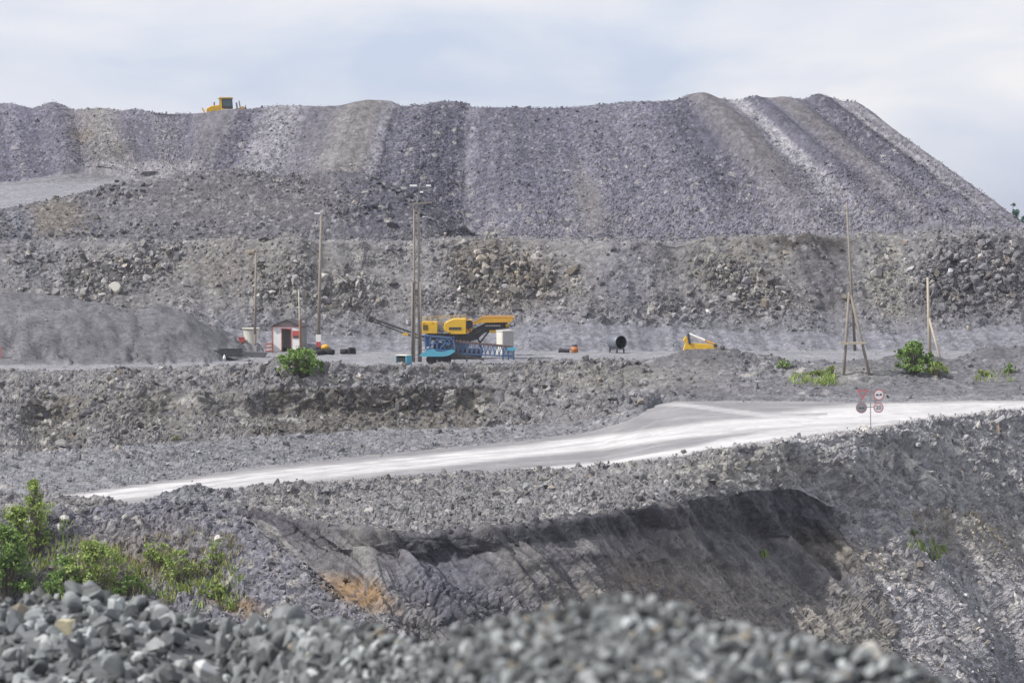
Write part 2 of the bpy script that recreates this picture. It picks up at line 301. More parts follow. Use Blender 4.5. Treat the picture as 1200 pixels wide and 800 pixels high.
for (cx, cy, rx, ry, rot, v) in ((150, 318, 85, 26, -12, 1.5), (320, 335, 50, 30, 0, 1.), (410, 345, 60, 25, 0, 1.1), (585, 322, 80, 38, 10, 1.5), (530, 352, 60, 16, 0, 1.2), (870, 335, 70, 30, 20, 1.3), (1130, 320, 75, 45, 0, 1.6), (760, 365, 120, 18, 0, .8), (1040, 330, 30, 50, 0, .8), (50, 305, 50, 22, 0, .8), (460, 300, 50, 18, 0, .9)):
    qz = np.maximum(qz, v*ell(cx, cy, rx, ry, rot, .55, W1*.7))
coarse = np.where(quar, np.clip(qz+qs*.5+.35*W1, .1, 1.8), coarse)
coarse = np.where(moun, np.clip(.55+W1*1.3, .12, 1.3), coarse)
coarse = np.where((seg == 22) & (ppx < 200), .12, coarse)
coarse = np.where(seg == 18, coarse*.35, coarse)
coarse = np.where(emb, np.clip(.9+W1*1.2, .25, 1.6), coarse)
coarse = np.where(seg == 12, coarse*.55, coarse)
coarse = np.where(emb & (ppx > 730), coarse*(.3+.5*ell(905, 432, 45, 14, 0, .4, W1*.4)+.3*np.clip(W1*2, 0, 1)), coarse)
coarse = np.where(pit, np.clip(.7+W1*1.1, .15, 1.4), coarse)
scree = ((pit & (ppx < 430) & (ppy > 560+ (ppx-235)*.82)) | (pit & (ppx < 290)))
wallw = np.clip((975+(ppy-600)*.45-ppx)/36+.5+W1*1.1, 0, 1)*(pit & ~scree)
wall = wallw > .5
coarse = np.where(scree, 1.15, coarse); coarse = np.where(wall, coarse*(.35+.7*np.clip((ppy-665)/40+W1*.8, 0, 1)), coarse)
coarse = np.where(yard & (MND > .3), .9, coarse)
for a in ((660, 345, 120, 60), ):
    pass
for (cx, cy, rx, ry, rot, v) in ((425, 155, 24, 38, 22, .15), (835, 150, 22, 34, -25, .15), (925, 150, 16, 60, -45, .15), (690, 235, 16, 45, -12, .3), (270, 240, 120, 30, 8, .35), (60, 250, 60, 20, 0, .4), (945, 315, 50, 30, 0, .3), (250, 320, 45, 30, 0, .35), (735, 330, 28, 40, -10, .35)):
    coarse = coarse+(v-coarse)*ell(cx, cy, rx, ry, rot, .4, W1*.5)*(heap | quar | moun)
STRATA = np.zeros(len(Pf), np.float32); _m = pit & (ppx > 285); STRATA[_m] = rocky(Pf[_m]/np.array((1.3, 1.3, .5), np.float32)+9)[0]-.45
rowi = np.repeat(np.arange(NR), NC); rim_row = np.where(segi == 7)[0][-1]; bank_end = np.where(segi == 9)[0][-1]; rightish = pit & ~scree & ~wall
D = amp[:, 0]*W3*1.6+amp[:, 1]*W1*.9+coarse*(amp[:, 2]*(BIG-.45)+amp[:, 3]*(SML-.45))+W2*.1*amp[:, 1]
edge_fade = np.where(road, 0, 1)
D = D+np.where(pit, ((gul-.3)*np.where(wall, .85, .5)+gulL*np.where(wall, 1.5, np.where(scree, .9, 2.)))*np.clip((rim_row-rowi+2)/9., 0, 1), 0)+STRATA*np.where(wall, .10, .05)+np.where(wall, strk*.42, np.where(rightish, strk*.3, 0))+np.where(bank, gulL*1.7*np.clip((ppx-850)/70, 0, 1)*np.clip((bank_end-rowi)/30., 0, 1)*np.clip((rowi-rim_row)/6., 0, 1), 0)+np.where(heap, RIB*.85+str_*.2+W3*.9+strf*.15, 0)+np.where(quar, qs*.8, 0)
# keep the skyline and the rims near their measured lines: fade low frequencies there
damp = np.ones(len(Pf), np.float32)
crest_row = np.where(segi == 23)[0][-1]
rowi = np.repeat(np.arange(NR), NC)
damp *= np.clip(.35+np.abs(rowi-crest_row)/30., 0, 1)
Pd = Pf+Nf*(D*damp)[:, None]; Pd[:, 2] += DISP_Z
Pd[:, 2] += np.where(road, .05*np.sin(Pf[:, 1]*3.), 0)
GP = Pd.reshape(NR, NC, 3)
# --- ground colours (surface albedo): rock kinds, clay, dust, and some shade painted in
A = lambda r, g, b: np.array((r, g, b), np.float32)
base = A(.225, .22, .238)
Cc = np.tile(base, (len(Pf), 1))
def lay(col, mask):
    global Cc
    mask = np.clip(mask, 0, 1)[:, None]; Cc = Cc*(1-mask)+np.asarray(col, np.float32)*mask
lay(A(.185, .18, .228), heap*.9); lay(A(.235, .225, .225), quar*.7); lay(A(.155, .15, .168), moun*.9)
lay(A(.26, .255, .29), heap*np.clip((str_+W1*.25-.1)*3.2, 0, .6)); lay(A(.12, .117, .15), heap*np.clip((-str_+W1*.25-.08)*3.2, 0, .6))
for (c, hw, col, st, cv, rb_) in FANS: lay(A(*col)*1.18, heap*band(c, hw)*st*np.clip(1.35-tt*.75+W1*.8, .12, 1))
lay(A(.27, .265, .295), heap*np.clip((tt-.62)*2.2+W1*.6+strf*.4, 0, .75)*np.clip((ppx-520)/60, 0, 1)); lay(A(.30, .30, .32), heap*np.clip(strf*1.4, 0, .18))
for (cx, cy, rx, ry, rot, col, s) in ((690, 235, 15, 48, -16, (.22, .21, .205), .85), (100, 165, 14, 8, 0, (.30, .24, .15), .4), (700, 262, 40, 12, 0, (.24, .235, .24), .5)):
    lay(A(*col), heap*ell(cx, cy, rx, ry, rot, .35, W1*.55+strf*.25)*s)
for (cx, cy, rx, ry, rot, col, s) in (
    (580, 315, 75, 42, 12, (.225, .20, .175), .85), (500, 320, 26, 40, 10, (.27, .262, .27), .7), (735, 330, 32, 45, -12, (.22, .215, .245), .8), (880, 320, 70, 42, 10, (.235, .215, .195), .8), (945, 288, 52, 12, 2, (.085, .072, .065), .9), (960, 322, 26, 34, 0, (.15, .145, .155), .7), (945, 325, 45, 28, 0, (.19, .18, .19), .6), (1040, 325, 26, 55, 0, (.285, .27, .245), .8),
    (1140, 320, 70, 45, 0, (.16, .155, .165), .75), (150, 315, 70, 26, -18, (.27, .26, .25), .6), (40, 310, 50, 25, 0, (.26, .258, .275), .5), (270, 315, 60, 30, -20, (.225, .205, .19), .7), (380, 330, 70, 40, 0, (.28, .268, .25), .6), (420, 300, 40, 15, 0, (.27, .262, .26), .6)):
    lay(A(*col), quar*ell(cx, cy, rx, ry, rot, .4, W1*.55)*s)
lay(A(.235, .235, .27), (seg == 18)*.8); lay(A(.235, .235, .27), quar*np.clip((ppy-362)/20+W1*.8, 0, 1)*.6)
for (cx, cy, rx, ry, rot, col, s) in ((65, 255, 32, 24, 0, (.215, .19, .165), .9), (20, 262, 20, 18, 0, (.2, .2, .235), .8), (280, 235, 110, 32, 0, (.165, .157, .16), .6), (450, 240, 45, 40, 20, (.115, .112, .145), .8), (530, 255, 60, 16, 25, (.10, .097, .125), .9), (150, 250, 35, 28, 30, (.25, .245, .26), .4)):  # dark violet right flank: shade on the side away from the sun, painted in
    lay(A(*col), moun*ell(cx, cy, rx, ry, rot, .4, W1*.5)*s)
lay(A(.29, .287, .315), (seg == 22)*np.clip((185-ppx)/40, 0, 1)*np.clip(1-MND*3, 0, 1)*.9)
lay(A(.36, .35, .355), (heap | moun)*ell(170, 202, 60, 11, -8, .3, W1*.3)*.8)
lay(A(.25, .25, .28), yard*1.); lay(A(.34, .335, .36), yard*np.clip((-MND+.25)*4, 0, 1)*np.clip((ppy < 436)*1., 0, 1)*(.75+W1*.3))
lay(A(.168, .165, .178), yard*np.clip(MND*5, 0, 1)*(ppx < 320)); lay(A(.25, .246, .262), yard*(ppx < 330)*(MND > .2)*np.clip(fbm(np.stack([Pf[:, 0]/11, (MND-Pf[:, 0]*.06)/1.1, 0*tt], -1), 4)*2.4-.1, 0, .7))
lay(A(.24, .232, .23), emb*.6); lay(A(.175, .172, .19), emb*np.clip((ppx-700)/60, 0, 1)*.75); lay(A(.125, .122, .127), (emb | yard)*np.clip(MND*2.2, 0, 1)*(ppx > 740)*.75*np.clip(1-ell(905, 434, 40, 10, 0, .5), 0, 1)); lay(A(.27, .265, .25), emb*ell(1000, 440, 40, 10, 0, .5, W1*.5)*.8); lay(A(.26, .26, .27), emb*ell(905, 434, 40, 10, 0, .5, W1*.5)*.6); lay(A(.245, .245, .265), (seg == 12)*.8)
lay(A(.14, .125, .105), emb*np.repeat(np.tile(cut, 1)[None, :], NR, 0).ravel()*((seg == 14) | (seg == 13))*.75)  # undercut rows darkened: overhang shade painted into the bank colour
lay(A(.25, .232, .20), emb*ell(700, 440, 120, 14, 0, .5, W1*.6)*.5); lay(A(.24, .22, .19), emb*ell(150, 470, 120, 30, 0, .5, W1*.6)*.35)
lay(A(.25, .243, .24), bank*.7); lay(A(.26, .25, .225), bank*ell(870, 548, 90, 22, 0, .5, W1*.7)*.8); lay(A(.25, .24, .225), bank*ell(340, 585, 60, 14, 0, .5, W1*.7)*.6); lay(A(.22, .22, .25), bank*ell(220, 590, 60, 30, 0, .4, W1*.6)*.8)
lay(A(.27, .262, .27), (pit & ~scree)*(1-wallw)*.85); lay(A(.12, .114, .122), wallw*.85); lay(A(.215, .205, .19), wall*np.clip(gulL*1.6+gul*.6-.35, 0, .8)); lay(A(.065, .062, .07), wall*((seg == 5) | (seg == 6))*np.clip((ppx-600)/60, 0, 1)*np.clip((900-ppx)/60, 0, 1)*np.clip(1.1-np.abs(rowi-(np.where(segi == 5)[0][-1]-3))/7.+W1*2., 0, 1)*.85); lay(A(.24, .232, .23), wall*np.clip(strk*3-.2, 0, .7)); lay(A(.08, .077, .085), wall*np.clip(-strk*3-.2, 0, .7)); lay(A(.105, .105, .135), wall*ell(520, 690, 60, 50, 40, .5, W1*.5)*.8); lay(A(.235, .22, .2), wall*np.clip((ppy-672)/30+W1*.9+gulL, 0, 1)*(ppx > 640)*.8); lay(A(.075, .072, .085), wall*(seg == 7)*np.clip(.55+W1*1.5+strk*.8+W3*.8, 0, 1))  # dark seam below rim and ledge, with undercut shade painted into it
lay(A(.215, .212, .245), scree*.9)
rightp = pit & ~scree & ~wall; lay(A(.26, .235, .19), pit*ell(1130, 610, 90, 34, 35, .5, W1*.7)*.6); lay(A(.25, .22, .175), pit*ell(1010, 655, 60, 20, 20, .5, W1*.6)*.6)
lay(A(.27, .25, .225), pit*ell(900, 715, 140, 35, 20, .5, W1*.7)*.7); lay(A(.24, .2, .17), pit*ell(760, 690, 50, 22, 15, .5, W1*.7)*.75); lay(A(.26, .25, .235), pit*ell(500, 730, 40, 14, 40, .5, W1*.7)*.6)
lay(A(.27, .18, .10), pit*ell(425, 697, 44, 14, 24, .4, W1*.6)*.9); lay(A(.27, .19, .11), pit*ell(275, 706, 32, 10, 15, .4, W1*.6)*.8); lay(A(.25, .2, .14), pit*ell(150, 655, 90, 40, 0, .5, W1*.7)*.45)
lay(A(.36, .345, .32), pit*ell(1140, 740, 90, 9, -28, .4, W1*.4)*.6); lay(A(.19, .19, .205), pit*ell(1180, 790, 70, 34, -25, .3, W1*.3)*.8)
# single stones of another kind
lay(A(.40, .385, .36), (bigid > .93)*(coarse > .6)*(~road)*(~yard)*.8*(~wall)); lay(A(.13, .127, .14), (bigid < .12)*(coarse > .4)*(~road)*(~yard)*.55)
lay(A(.36, .35, .35), (smlid > .9)*(coarse > .3)*(~road)*(~yard)*.6*(~wall)); lay(A(.14, .138, .16), (smlid < .16)*(coarse > .3)*(~road)*(~yard)*.5)
# road: pale dust worn bright in the wheel lanes, greyer gravel between and at the verges
yn = np.interp(Pf[:, 0]/Pf[:, 1], U[0], rn.Y); yf = np.interp(Pf[:, 0]/Pf[:, 1], U[0], rf.Y)
vr = (Pf[:, 1]-yn)/np.maximum(yf-yn, 1); trk = fbm(np.stack([vr*16+W3*.6, Pf[:, 0]/45, 0*vr], -1), 3)
lay(A(.205, .2, .207), road*1.)
def lane(keys, wd):
    py = np.interp(ppx, [k[0] for k in keys], [k[1] for k in keys]); hw = np.interp(ppx, [k[0] for k in keys], [k[2] for k in keys])
    return np.clip((1.3-np.abs(ppy-py+W1*2.)/(hw*.86))/.65, 0, 1)
lay(A(.47, .46, .46), road*lane([(-300,620,12),(100,583,8),(300,561,9),(500,541,8.5),(600,530,8),(700,519,9),(800,506,9),(900,494,11),(1000,487,15),(1100,480,12),(1200,474,6),(1500,468,6)], 1))
lay(A(.455, .447, .447), road*lane([(-300,660,3),(500,568,1),(600,552,3),(700,545,5),(800,530,7),(900,512,9),(1000,496,12),(1100,484,10),(1500,474,6)], 1))
lay(A(.33, .325, .335), road*lane([(-300,630,2),(100,590,1.5),(300,563,1.2),(500,543,1.),(800,507,1.),(1500,470,1)], 1)*.6)
lay(A(.24, .235, .243), road*lane([(735,482,8),(800,485,8),(860,487,6),(920,487,3),(970,485,1)], 1)*(ppx > 735)*(ppx < 970)*.85); lay(A(.40, .395, .40), road*lane([(700,462,1),(760,472,3),(800,474,3),(900,487,3),(1000,490,3)], 1)*(ppx > 745)*(ppx < 960)*.8)
lay(A(.30, .293, .30), road*np.clip(trk*2.2-.1, 0, .65)); lay(A(.55, .54, .54), road*np.clip(-trk*2.2-.25, 0, .5)*np.clip((Cc[:, 0]-.35)*8, 0, 1))
lay(A(.21, .205, .21), road*np.clip(1.1-np.minimum(np.abs(Pf[:, 1]-yn), np.abs(Pf[:, 1]-yf))/1.7+W1*1.5, 0, 1)*.8)
lay(A(.17, .17, .175), isn('ground')); lay(A(.08, .1, .06), isn('ground')*(seg == 27))
Cc *= np.where(road, 1, np.where(heap, .76, np.where(yard, .8, np.where(rightp, 1.2, np.where(wall, .95, np.where(bank, .82+.48*np.clip((ppx-760)/160, 0, 1), .8))))))[:, None]*(1+W1*np.where(heap, .3, .2))[:, None]*np.where(road, 1, .9)[:, None]; Cc *= np.where(heap[:, None], np.array((.99, .975, 1.03)), 1.); Cc = np.clip(Cc, .03, .8)
# --- link each stretch of ground as its own object
order = []
for nm, *_ in SEG:
    if nm not in order: order.append(nm)
rowseg = np.array([SEG[i][0] for i in segi])
for nm in order:
    rr = np.where(rowseg == nm)[0]; r0 = max(rr[0]-1, 0); r1 = rr[-1]
    n = r1-r0+1; sl = slice(r0*NC, (r1+1)*NC)
    ii = (np.arange(n-1)[:, None]*NC+np.arange(NC-1)[None, :]).ravel()
    Fq = np.stack([ii, ii+1, ii+NC+1, ii+NC], 1)
    mat = {'road': M_ROAD, 'yard': M_GRAVEL, 'ground': M_GRAVEL}.get(nm, M_ROCK)
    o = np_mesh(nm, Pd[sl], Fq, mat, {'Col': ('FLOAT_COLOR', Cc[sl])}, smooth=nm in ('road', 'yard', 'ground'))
    tag(o, kind='structure')
def ground(px, Y):
    """height of the built ground in the photo column px at distance Y"""
    j = int(np.clip(round((px-PX[0])/STEP), 0, NC-1)); col = GP[:, j]
    return float(np.interp(Y, col[:, 1], col[:, 2]))
def place(px, Y, dz=0.):
    x = (px-600)/F*Y*1.0
    return Vector((x, Y, ground(px, Y)+dz))
def place_py(px, py, Y0, Y1):
    """the visible ground point in column px nearest to photo row py between two distances"""
    j = int(np.clip(round((px-PX[0])/STEP), 0, NC-1)); col = GP[:, j]; s = (col[:, 1] > Y0) & (col[:, 1] < Y1)
    c = col[s]; yy = proj(c[:, 0], c[:, 1], c[:, 2])[1]; k = int(np.argmin(np.abs(yy-py)))
    return Vector(c[k].tolist())
# ------------------------------------------------------------------ rubble lying on the slopes
def hull_rock(seed, n=13, flat=.7):
    rr = random.Random(seed); bm = bmesh.new()
    for _ in range(n):
        v = Vector((rr.gauss(0, 1), rr.gauss(0, 1), rr.gauss(0, 1))).normalized()*rr.uniform(.8, 1.05)
        bm.verts.new((v.x*rr.uniform(.85, 1.), v.y*.8, v.z*flat))
    r = bmesh.ops.convex_hull(bm, input=bm.verts)
    bmesh.ops.delete(bm, geom=[g for g in r['geom_interior'] if isinstance(g, bmesh.types.BMVert)], context='VERTS')
    bmesh.ops.triangulate(bm, faces=bm.faces)
    V = np.array([v.co[:] for v in bm.verts], np.float32); bm.verts.index_update()
    Fc = np.array([[v.index for v in f.verts] for f in bm.faces], np.int32); bm.free()
    return V, Fc
HULLS = [hull_rock(k, 11+k % 5, .45+.06*(k % 6)) for k in range(12)]
def rand_rot(n):
    q = RNG.normal(size=(n, 4)); q /= np.linalg.norm(q, axis=1)[:, None]; w, x, y, z = q.T
    return np.stack([1-2*(y*y+z*z), 2*(x*y-z*w), 2*(x*z+y*w), 2*(x*y+z*w), 1-2*(x*x+z*z), 2*(y*z-x*w), 2*(x*z-y*w), 2*(y*z+x*w), 1-2*(x*x+y*y)], -1).reshape(n, 3, 3).astype(np.float32)
def rocks_mesh(name, pos, size, col, mat, label, cat='rubble'):
    Vs, Fs, Cs, off = [], [], [], 0
    which = RNG.integers(0, len(HULLS), len(pos)); Rm = rand_rot(len(pos))
    for k, (V, Fc) in enumerate(HULLS):
        s = which == k; n = int(s.sum())
        if not n: continue
        v = np.einsum('nij,vj->nvi', Rm[s], V)*size[s][:, None, None]+pos[s][:, None, :]
        Vs.append(v.reshape(-1, 3)); Cs.append(np.repeat(col[s], len(V), 0))
        Fs.append((Fc[None]+(np.arange(n)*len(V))[:, None, None]+off).reshape(-1, 3)); off += n*len(V)
    o = np_mesh(name, np.concatenate(Vs), np.concatenate(Fs), mat, {'Col': ('FLOAT_COLOR', np.concatenate(Cs))})
    return tag(o, label, cat, kind='stuff')
inview = ((ppx > -60) & (ppx < 1260)).astype(np.float32)+.12
e1 = np.zeros_like(GP); e1[:, :-1] = GP[:, 1:]-GP[:, :-1]; e2 = np.zeros_like(GP); e2[:-1] = GP[1:]-GP[:-1]
cell = np.linalg.norm(np.cross(e1, e2), axis=-1).ravel()
def scatter(mask, n, smin, smax, power, name, label, colmul=1.):
    p = cell*inview*mask; p = np.clip(p, 0, np.percentile(p[p > 0], 99.5)) if (p > 0).any() else p
    p = p/p.sum()
    idx = RNG.choice(len(p), n, p=p)
    s = smin*(1-RNG.random(n)*(1-(smin/smax)**power))**(-1/power)
    pos = Pd[idx]+RNG.normal(size=(n, 3))*.08; pos[:, 2] += s*.12
    v = RNG.normal(1, .3, n).clip(.4, 1.9)
    v = np.where(RNG.random(n) > .93, v*1.45, v)
    c = np.clip(Cc[idx]*v[:, None]*colmul+.01, .03, .6)
    hue = RNG.random(n)
    c = np.where((hue > .9)[:, None], c*np.array((1.12, 1.02, .86)), c)
    return rocks_mesh(name, pos.astype(np.float32), s.astype(np.float32), c.astype(np.float32), M_RUBBLE, label)
vis_heap = heap & (seg != 24) & (seg != 25)
scatter(vis_heap*np.clip(coarse-.15, 0, 2), 46000, .05, .30, 2.7, 'heap_rubble', 'angular grey violet rock rubble covering the face of the great spoil heap')
scatter(moun*np.clip(coarse-.1, 0, 2), 9000, .06, .45, 2.8, 'mound_rubble', 'dark grey rock rubble on the middle mound in front of the spoil heap')
scatter(quar*np.clip(coarse-.1, 0, 2)*np.where(seg == 18, .5, 1)*np.clip(.6+.9*(ppy-280)/110, .5, 1.6), 24000, .07, .8, 2.5, 'face_rubble', 'broken grey and brown rock lying on the quarry face behind the yard', 1.05)
scatter(emb*np.clip(coarse, 0, 2)+yard*(ppx > 560)*(Pf[:, 1] < 272)*.35, 12000, .07, .55, 2.5, 'embankment_rubble', 'loose grey rock on the bank between the yard and the haul road')
scatter(bank*1.+scree*1.3+rightp*.8, 22000, .06, .48, 2.5, 'bank_rubble', 'loose angular stones on the bank and scree above the pit')
scatter(wall*(.4+1.4*np.clip((ppy-670)/40+W1, 0, 1)+2.*(seg == 7)*(rim_row-rowi < 6)), 13000, .04, .36, 2.5, 'wall_rubble', 'small stones caught on the dark pit wall')
scatter(rightp*1., 11000, .05, .5, 2.5, 'slope_rubble', 'mixed grey and brown broken stone on the right side of the pit', 1.)
scatter(yard*np.clip(MND*2, 0, 1)*(ppx < 320)*np.clip(.5+W1*1.5+(ppy-390)/60, .05, 2), 9000, .03, .16, 2.6, 'mound_gravel', 'grit and small stones on the smooth gravel mound beside the hut', 1.05)
scatter(yard*(MND < .2), 2600, .03, .14, 2.8, 'yard_gravel', 'scattered loose gravel on the pale yard floor', .9)
scatter((seg == 20)*1., 1500, .1, .6, 2., 'terrace_rubble', 'row of stones along the lip of the quarry terrace')
scatter(road*np.clip(1.2-np.minimum(np.abs(Pf[:, 1]-yn), np.abs(Pf[:, 1]-yf))/1.6, 0, 1), 1200, .03, .16, 2.2, 'verge_gravel', 'loose stones along both verges of the pale haul road')

scatter((emb & (seg > 12) & (seg < 16))*np.clip(W1*3+.2, .05, 1)*(ppx < 760), 420, .22, .75, 2., 'embankment_boulders', 'broken blocks along the dark ledge of the bank below the yard')
scatter(quar*np.clip(coarse-.6, 0, 1), 500, .35, 1.0, 2.2, 'face_boulders', 'large blocks in the coarse runs of the quarry face', 1.15)
scatter(moun*np.clip(coarse-.5, 0, 1), 160, .3, .8, 2.2, 'mound_boulders', 'larger blocks on the dark middle mound')
scatter(rightp*1.+bank*(ppx > 600)*.6, 260, .22, .6, 2.2, 'slope_boulders', 'larger blocks on the bank and right slope of the pit', 1.1)
# ------------------------------------------------------------------ foreground bank of stones, the camera stands behind it
fpx = np.arange(-320, 1530, 6.)
crest_py = np.interp(fpx, [-320, 0, 100, 180, 250, 330, 430, 500, 580, 650, 720, 800, 900, 980, 1050, 1110, 1200, 1500], [708, 710, 703, 715, 740, 734, 746, 760, 737, 721, 715, 729, 755, 771, 786, 806, 845, 880])
crest_Y = np.interp(fpx, [-320, 250, 420, 560, 900, 1500], [25, 24, 17., 10.2, 9.2, 9.2])
fz = unproj(fpx, crest_py, crest_Y)[2]
rows = []
ks = np.concatenate([np.linspace(-.62, 0, 40), np.linspace(.03, .25, 10), np.array([.5, 1., 2., 3.4])])
for k in ks:
    Yk = crest_Y*(1+k)
    if k <= 0: zk = fz+k*crest_Y*.055
    else: zk = fz-k*crest_Y*np.where(k < .3, .75, .62)
    rows.append(np.stack([(fpx-600)/F*Yk, Yk, zk], -1))
FB = np.array(rows); fs = FB.shape; FBf = FB.reshape(-1, 3)
FBf[:, 2] += fbm(FBf/1.1, 3)*.09*np.clip(1-(FBf[:, 1]-20)/10, 0, 1)
FB = FBf.reshape(fs)
ii = (np.arange(fs[0]-1)[:, None]*fs[1]+np.arange(fs[1]-1)[None]).ravel()
o = np_mesh('stone_bank', FBf, np.stack([ii, ii+1, ii+fs[1]+1, ii+fs[1]], 1), M_RUBBLE, {'Col': ('FLOAT_COLOR', np.tile(A(.12, .125, .13), (len(FBf), 1)))}); tag(o, kind='structure')
# broad base sheet under everything, out to the horizon
o = np_mesh('base_ground', np.array([(-9000, -3000, -27.6), (9000, -3000, -27.6), (9000, 9000, -27.6), (-9000, 9000, -27.6)]), np.array([[0, 1, 2, 3]]), M_GRAVEL, {'Col': ('FLOAT_COLOR', np.tile(A(.16, .16, .17), (4, 1)))}); tag(o, kind='structure')
def fb_z(px, k):
    j = int(np.clip(round((px-fpx[0])/6), 0, len(fpx)-1)); return FB[:, j, :][int(np.argmin(np.abs(ks-k)))]
def chip_mesh(seed, flat):
    """an angular stone: a rounded block chopped by planes, lightly chipped"""
    rr = random.Random(seed); bm = bmesh.new(); bmesh.ops.create_icosphere(bm, subdivisions=3, radius=1)
    for _ in range(9):
        n = Vector((rr.gauss(0, 1), rr.gauss(0, 1), rr.gauss(0, 1))).normalized(); d = rr.uniform(.32, .7)
        for v in bm.verts:
            k = v.co.dot(n)-d
            if k > 0: v.co -= n*k
    for v in bm.verts:
        v.co *= 1+.015*math.sin(v.co.x*7+seed)*math.cos(v.co.y*6-seed); v.co.z *= flat; v.co.y *= rr.uniform(.98, 1.02)
    bmesh.ops.scale(bm, vec=(rr.uniform(.9, 1.25), rr.uniform(.75, 1.), 1), verts=bm.verts)
    me = bpy.data.meshes.new('stone'); bm.to_mesh(me); bm.free(); return me
def plain_stone(name, lo, hi, tone):
    m, nt, b = nmat(name); L = nt.links.new
    oi = N(nt, 'ShaderNodeObjectInfo'); g = N(nt, 'ShaderNodeNewGeometry')
    cr = N(nt, 'ShaderNodeValToRGB'); cr.color_ramp.elements[0].color = (*lo, 1); cr.color_ramp.elements[1].color = (*hi, 1)
    el = cr.color_ramp.elements.new(.8); el.color = (*tone, 1)
    L(oi.outputs['Random'], cr.inputs[0])
    n = N(nt, 'ShaderNodeTexNoise'); n.inputs['Scale'].default_value = 14; n.inputs['Detail'].default_value = 8; n.inputs['Roughness'].default_value = .7; L(g.outputs['Position'], n.inputs['Vector'])
    mr = N(nt, 'ShaderNodeMapRange'); mr.inputs[1].default_value = .3; mr.inputs[2].default_value = .7; mr.inputs[3].default_value = .72; mr.inputs[4].default_value = 1.28; L(n.outputs['Fac'], mr.inputs[0])
    vm = N(nt, 'ShaderNodeVectorMath', operation='SCALE'); L(cr.outputs[0], vm.inputs[0]); L(mr.outputs[0], vm.inputs['Scale']); L(vm.outputs[0], b.inputs['Base Color'])
    b.inputs['Roughness'].default_value = .8
    bp = N(nt, 'ShaderNodeBump'); bp.inputs['Strength'].default_value = .4; bp.inputs['Distance'].default_value = .02; L(n.outputs['Fac'], bp.inputs['Height']); L(bp.outputs[0], b.inputs['Normal'])
    return m
M_STONE = plain_stone('grey_stone', (.075, .08, .083), (.42, .43, .43), (.19, .20, .203)); M_TAN = plain_stone('tan_stone', (.42, .37, .25), (.46, .41, .28), (.44, .39, .27)); M_WHITE = plain_stone('white_stone', (.6, .6, .6), (.66, .66, .65), (.63, .63, .62)); M_PALE = plain_stone('pale_stone', (.40, .385, .35), (.5, .48, .44), (.44, .42, .38))
CH = []
for k in range(14):
    me = chip_mesh(100+k, .55+.04*(k % 8)); me.materials.append(M_STONE); CH.append(me)
def stone(me, pos, s, label, group=None, cat='stone', mat=None, name='stone', rot=None):
    if mat: me = me.copy(); me.materials[0] = mat
    o = bpy.data.objects.new(name, me); COL.objects.link(o); o.location = pos; o.scale = (s, s, s)
    o.rotation_euler = rot or (random.uniform(-1.6, 1.6), random.uniform(-1.6, 1.6), random.uniform(0, 6.28))
    return tag(o, label, cat, group)
cand = []
for _ in range(12500):
    px = random.uniform(-120, 1320) if random.random() < .6 else random.uniform(350, 1200); k = -.5*random.random()+.04
    p = fb_z(px, k); Yd = float(p[1])
    left = float(np.clip((px-330)/160, 0, 1))
    s = 1.27*(random.uniform(.027, .045)+.052*random.random()**2.) if left < .01 else (random.uniform(.045, .115)*(1-left)+random.uniform(.0155, .037)*left)*(1.15 if random.random() > .9 else 1)
    j = Vector((float(p[0])+random.uniform(-.03, .03), Yd+random.uniform(-.12, .12), float(p[2])+s*random.uniform(-.1, .75)))
    cand.append((j, s, proj(j.x, j.y, j.z)))
vis = [c for c in cand if -15 < c[2][0] < 1215 and c[2][1] < 812]
vis.sort(key=lambda c: -c[1]/c[0].y)
big = vis[:262]; bigset = {id(c) for c in big}
for c in big:
    if abs(c[2][0]-75) < 26 and abs(c[2][1]-728) < 20 or abs(c[2][0]-237) < 22 and abs(c[2][1]-780) < 20: bigset.add(id(c)); continue
    stone(random.choice(CH), c[0], c[1]*1.08, 'blurred grey angular stone in the foreground rubble bank', 'stones of the foreground bank')
def fstone(px, py, k, s, mat, label, me):
    s *= 1.25 if px < 400 else .9
    p = fb_z(px, k); x, y, z = unproj(px, py, p[1]); return stone(me, (float(x), float(y), float(z)), s, label, None, 'stone', mat, rot=(.2, .1, .6))
fstone(75, 730, -.09, .105, M_TAN, 'tan coloured stone among the grey foreground stones at lower left', CH[3])
fstone(237, 781, -.2, .082, M_WHITE, 'white flat stone near the bottom edge of the foreground bank', CH[5])
fstone(640, 690+52, -.08, .05, M_PALE, 'small pale stone in the middle of the blurred foreground bank', CH[6])
fstone(1022, 763, -.0, .06, M_PALE, 'pale stone on the right end of the foreground bank crest', CH[2])
small = [c for c in cand if id(c) not in bigset]
v = RNG.random(len(small)); cc = (.07+.34*v[:, None]**2.2)*np.array((.97, 1.02, 1.03)); hue = RNG.random(len(small)); cc = np.where((hue > .965)[:, None], np.array((.25, .22, .175)), cc)
rocks_mesh('stone_rubble', np.array([c[0][:] for c in small], np.float32), np.array([c[1]*1.1 for c in small], np.float32), cc.astype(np.float32), M_RUBBLE, 'small grey stones filling the foreground rubble bank', 'rubble')
